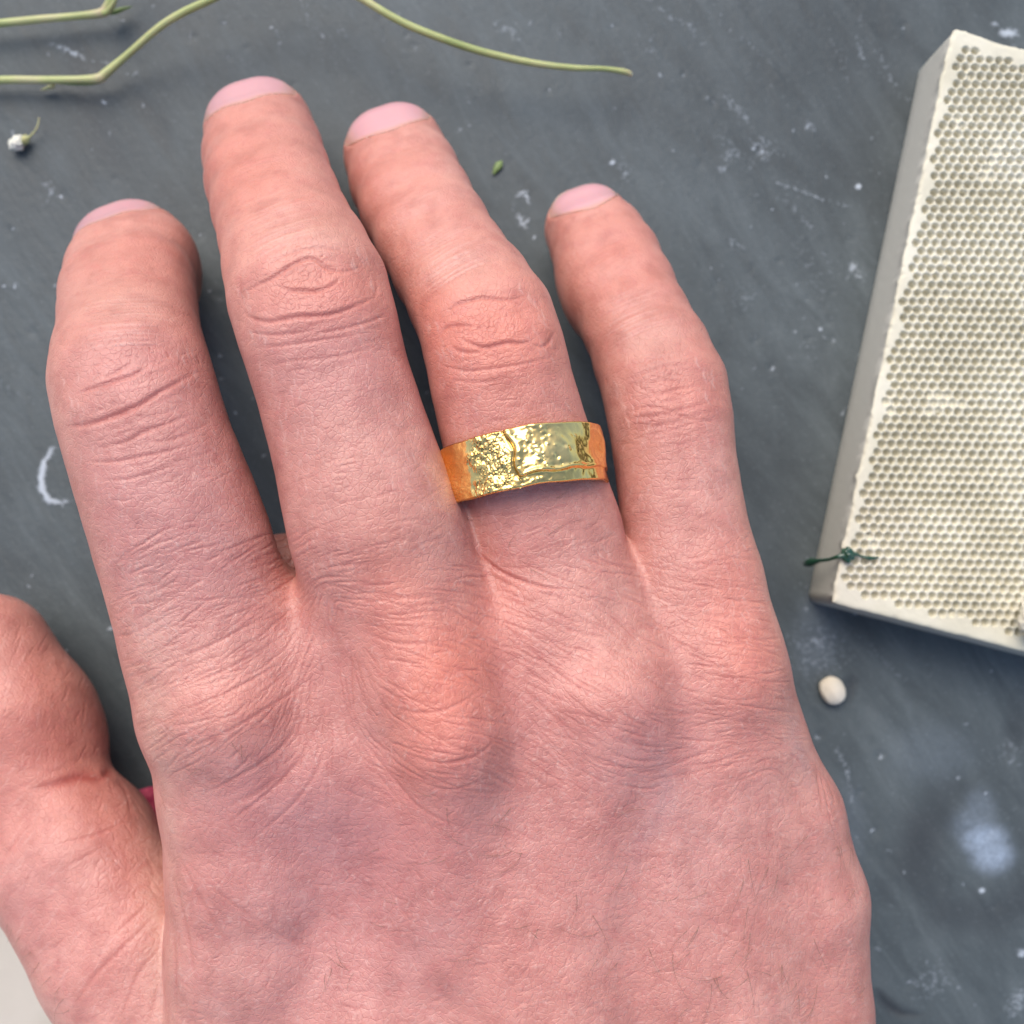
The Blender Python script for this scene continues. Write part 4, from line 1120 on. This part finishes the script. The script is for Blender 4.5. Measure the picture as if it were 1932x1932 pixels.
attach(stem_mesh('stalk', [(-160, 60, .3, .06), (0, 44, .3, .06), (80, 36, .3, .058), (150, 30, .3, .056), (190, 25, .3, .07), (204, 14, .35, .085), (212, -4, .45, .08), (222, -40, .6, .06), (240, -120, .8, .06)],
                 dryfn=lambda t: .8 * math.exp(-((t - .55) / .1) ** 2)), r2)
attach(stem_mesh('side_shoot', [(192, 24, .3, .05), (203, 22, .42, .045), (214, 6, .6, .035), (226, -20, .7, .03)], mat=M_stem, sides=8), r2)
attach(stem_mesh('leaf', [(206, 26, .22, .02), (218, 22, .2, .04), (232, 17, .2, .03), (250, 12, .2, .006)], mat=M_leaf, sides=8), r2)

# white bud
r3 = empty('flower_bud', P(34, 268, 0)); tag(r3, 'tiny white fluffy bud with a thin curved stalk on the slate at the left', 'bud')
attach(blob_mesh('petal_tuft', P(32, 270, .13), (.13, .10, .10), M_fluff, 21, .45, 4, 5, .5), r3)
attach(blob_mesh('calyx', P(46, 264, .12), (.09, .07, .07), M_stem, 22, .3, 3, 4, .5), r3)
attach(stem_mesh('stalk', [(48, 262, .12, .02), (60, 254, .14, .016), (70, 240, .18, .014), (74, 222, .2, .01)], mat=M_stem, sides=6), r3)
for k in range(16):
    a = rng.uniform(2.2, 4.4); L = rng.uniform(7, 17)
    pts = [P(30, 270, .14), P(30 + math.cos(a) * L * .6, 270 - math.sin(a) * L * .6, .18), P(30 + math.cos(a) * L, 270 - math.sin(a) * L, rng.uniform(.06, .2))]
    v_, f_, cp = tube_arrays(pts, [.012, .009, .003], 5)
    attach(mesh_np('petal', v_, [f_, cp], M_fluff), r3)

# leaf crumb
lf = spline([P(947, 304, .03), P(938, 316, .05), P(930, 330, .03)], 8)
v_, f_, cp = tube_arrays(lf, np.interp(np.linspace(0, 1, len(lf)), [0, .3, .6, 1], [.012, .07, .055, .01]), 8)
v_[:, 2] = .02 + (v_[:, 2] - .03) * .35 + .02
tag(mesh_np('leaf_crumb', v_, [f_, cp], M_leaf), 'tiny green leaf crumb on the slate beside the ring finger', 'leaf')

# pink cloth scrap under the hand, seen beside the thumb
m = NT('pink_cloth'); co = m.coord()
m.set(Base_Color=m.ramp(m.noise(600, 2, 0.5, co), [(0.4, (0.42, 0.03, 0.09)), (0.6, (0.62, 0.10, 0.18))]), Roughness=0.85)
g = np.linspace(0, 1, 30); GU, GV = np.meshgrid(g, g)
cpos = P(300, 1535, .12)
cvv = np.stack([cpos[0] + (GU - .3) * 1.4 + .15 * np.sin(GV * 5), cpos[1] - (GV - .22) * 1.6 + .1 * np.sin(GU * 6), .09 + .05 * np.sin(GU * 9 + GV * 4) + .02 * np.sin(GV * 21)], -1).reshape(-1, 3)
I = np.arange(900).reshape(30, 30); qd = np.stack([I[1:, :-1], I[1:, 1:], I[:-1, 1:], I[:-1, :-1]], -1).reshape(-1, 4)
cl = mesh_np('cloth_scrap', cvv, qd, m.m)
md = cl.modifiers.new('thick', 'SOLIDIFY'); md.thickness = .0006; md.offset = -1
tag(cl, 'sliver of magenta pink cloth on the slate between thumb and hand', 'cloth')
print('tris hand', sum(len(p) * 2 for p in (Q3, pl2, pl1)), 'verts', len(V))
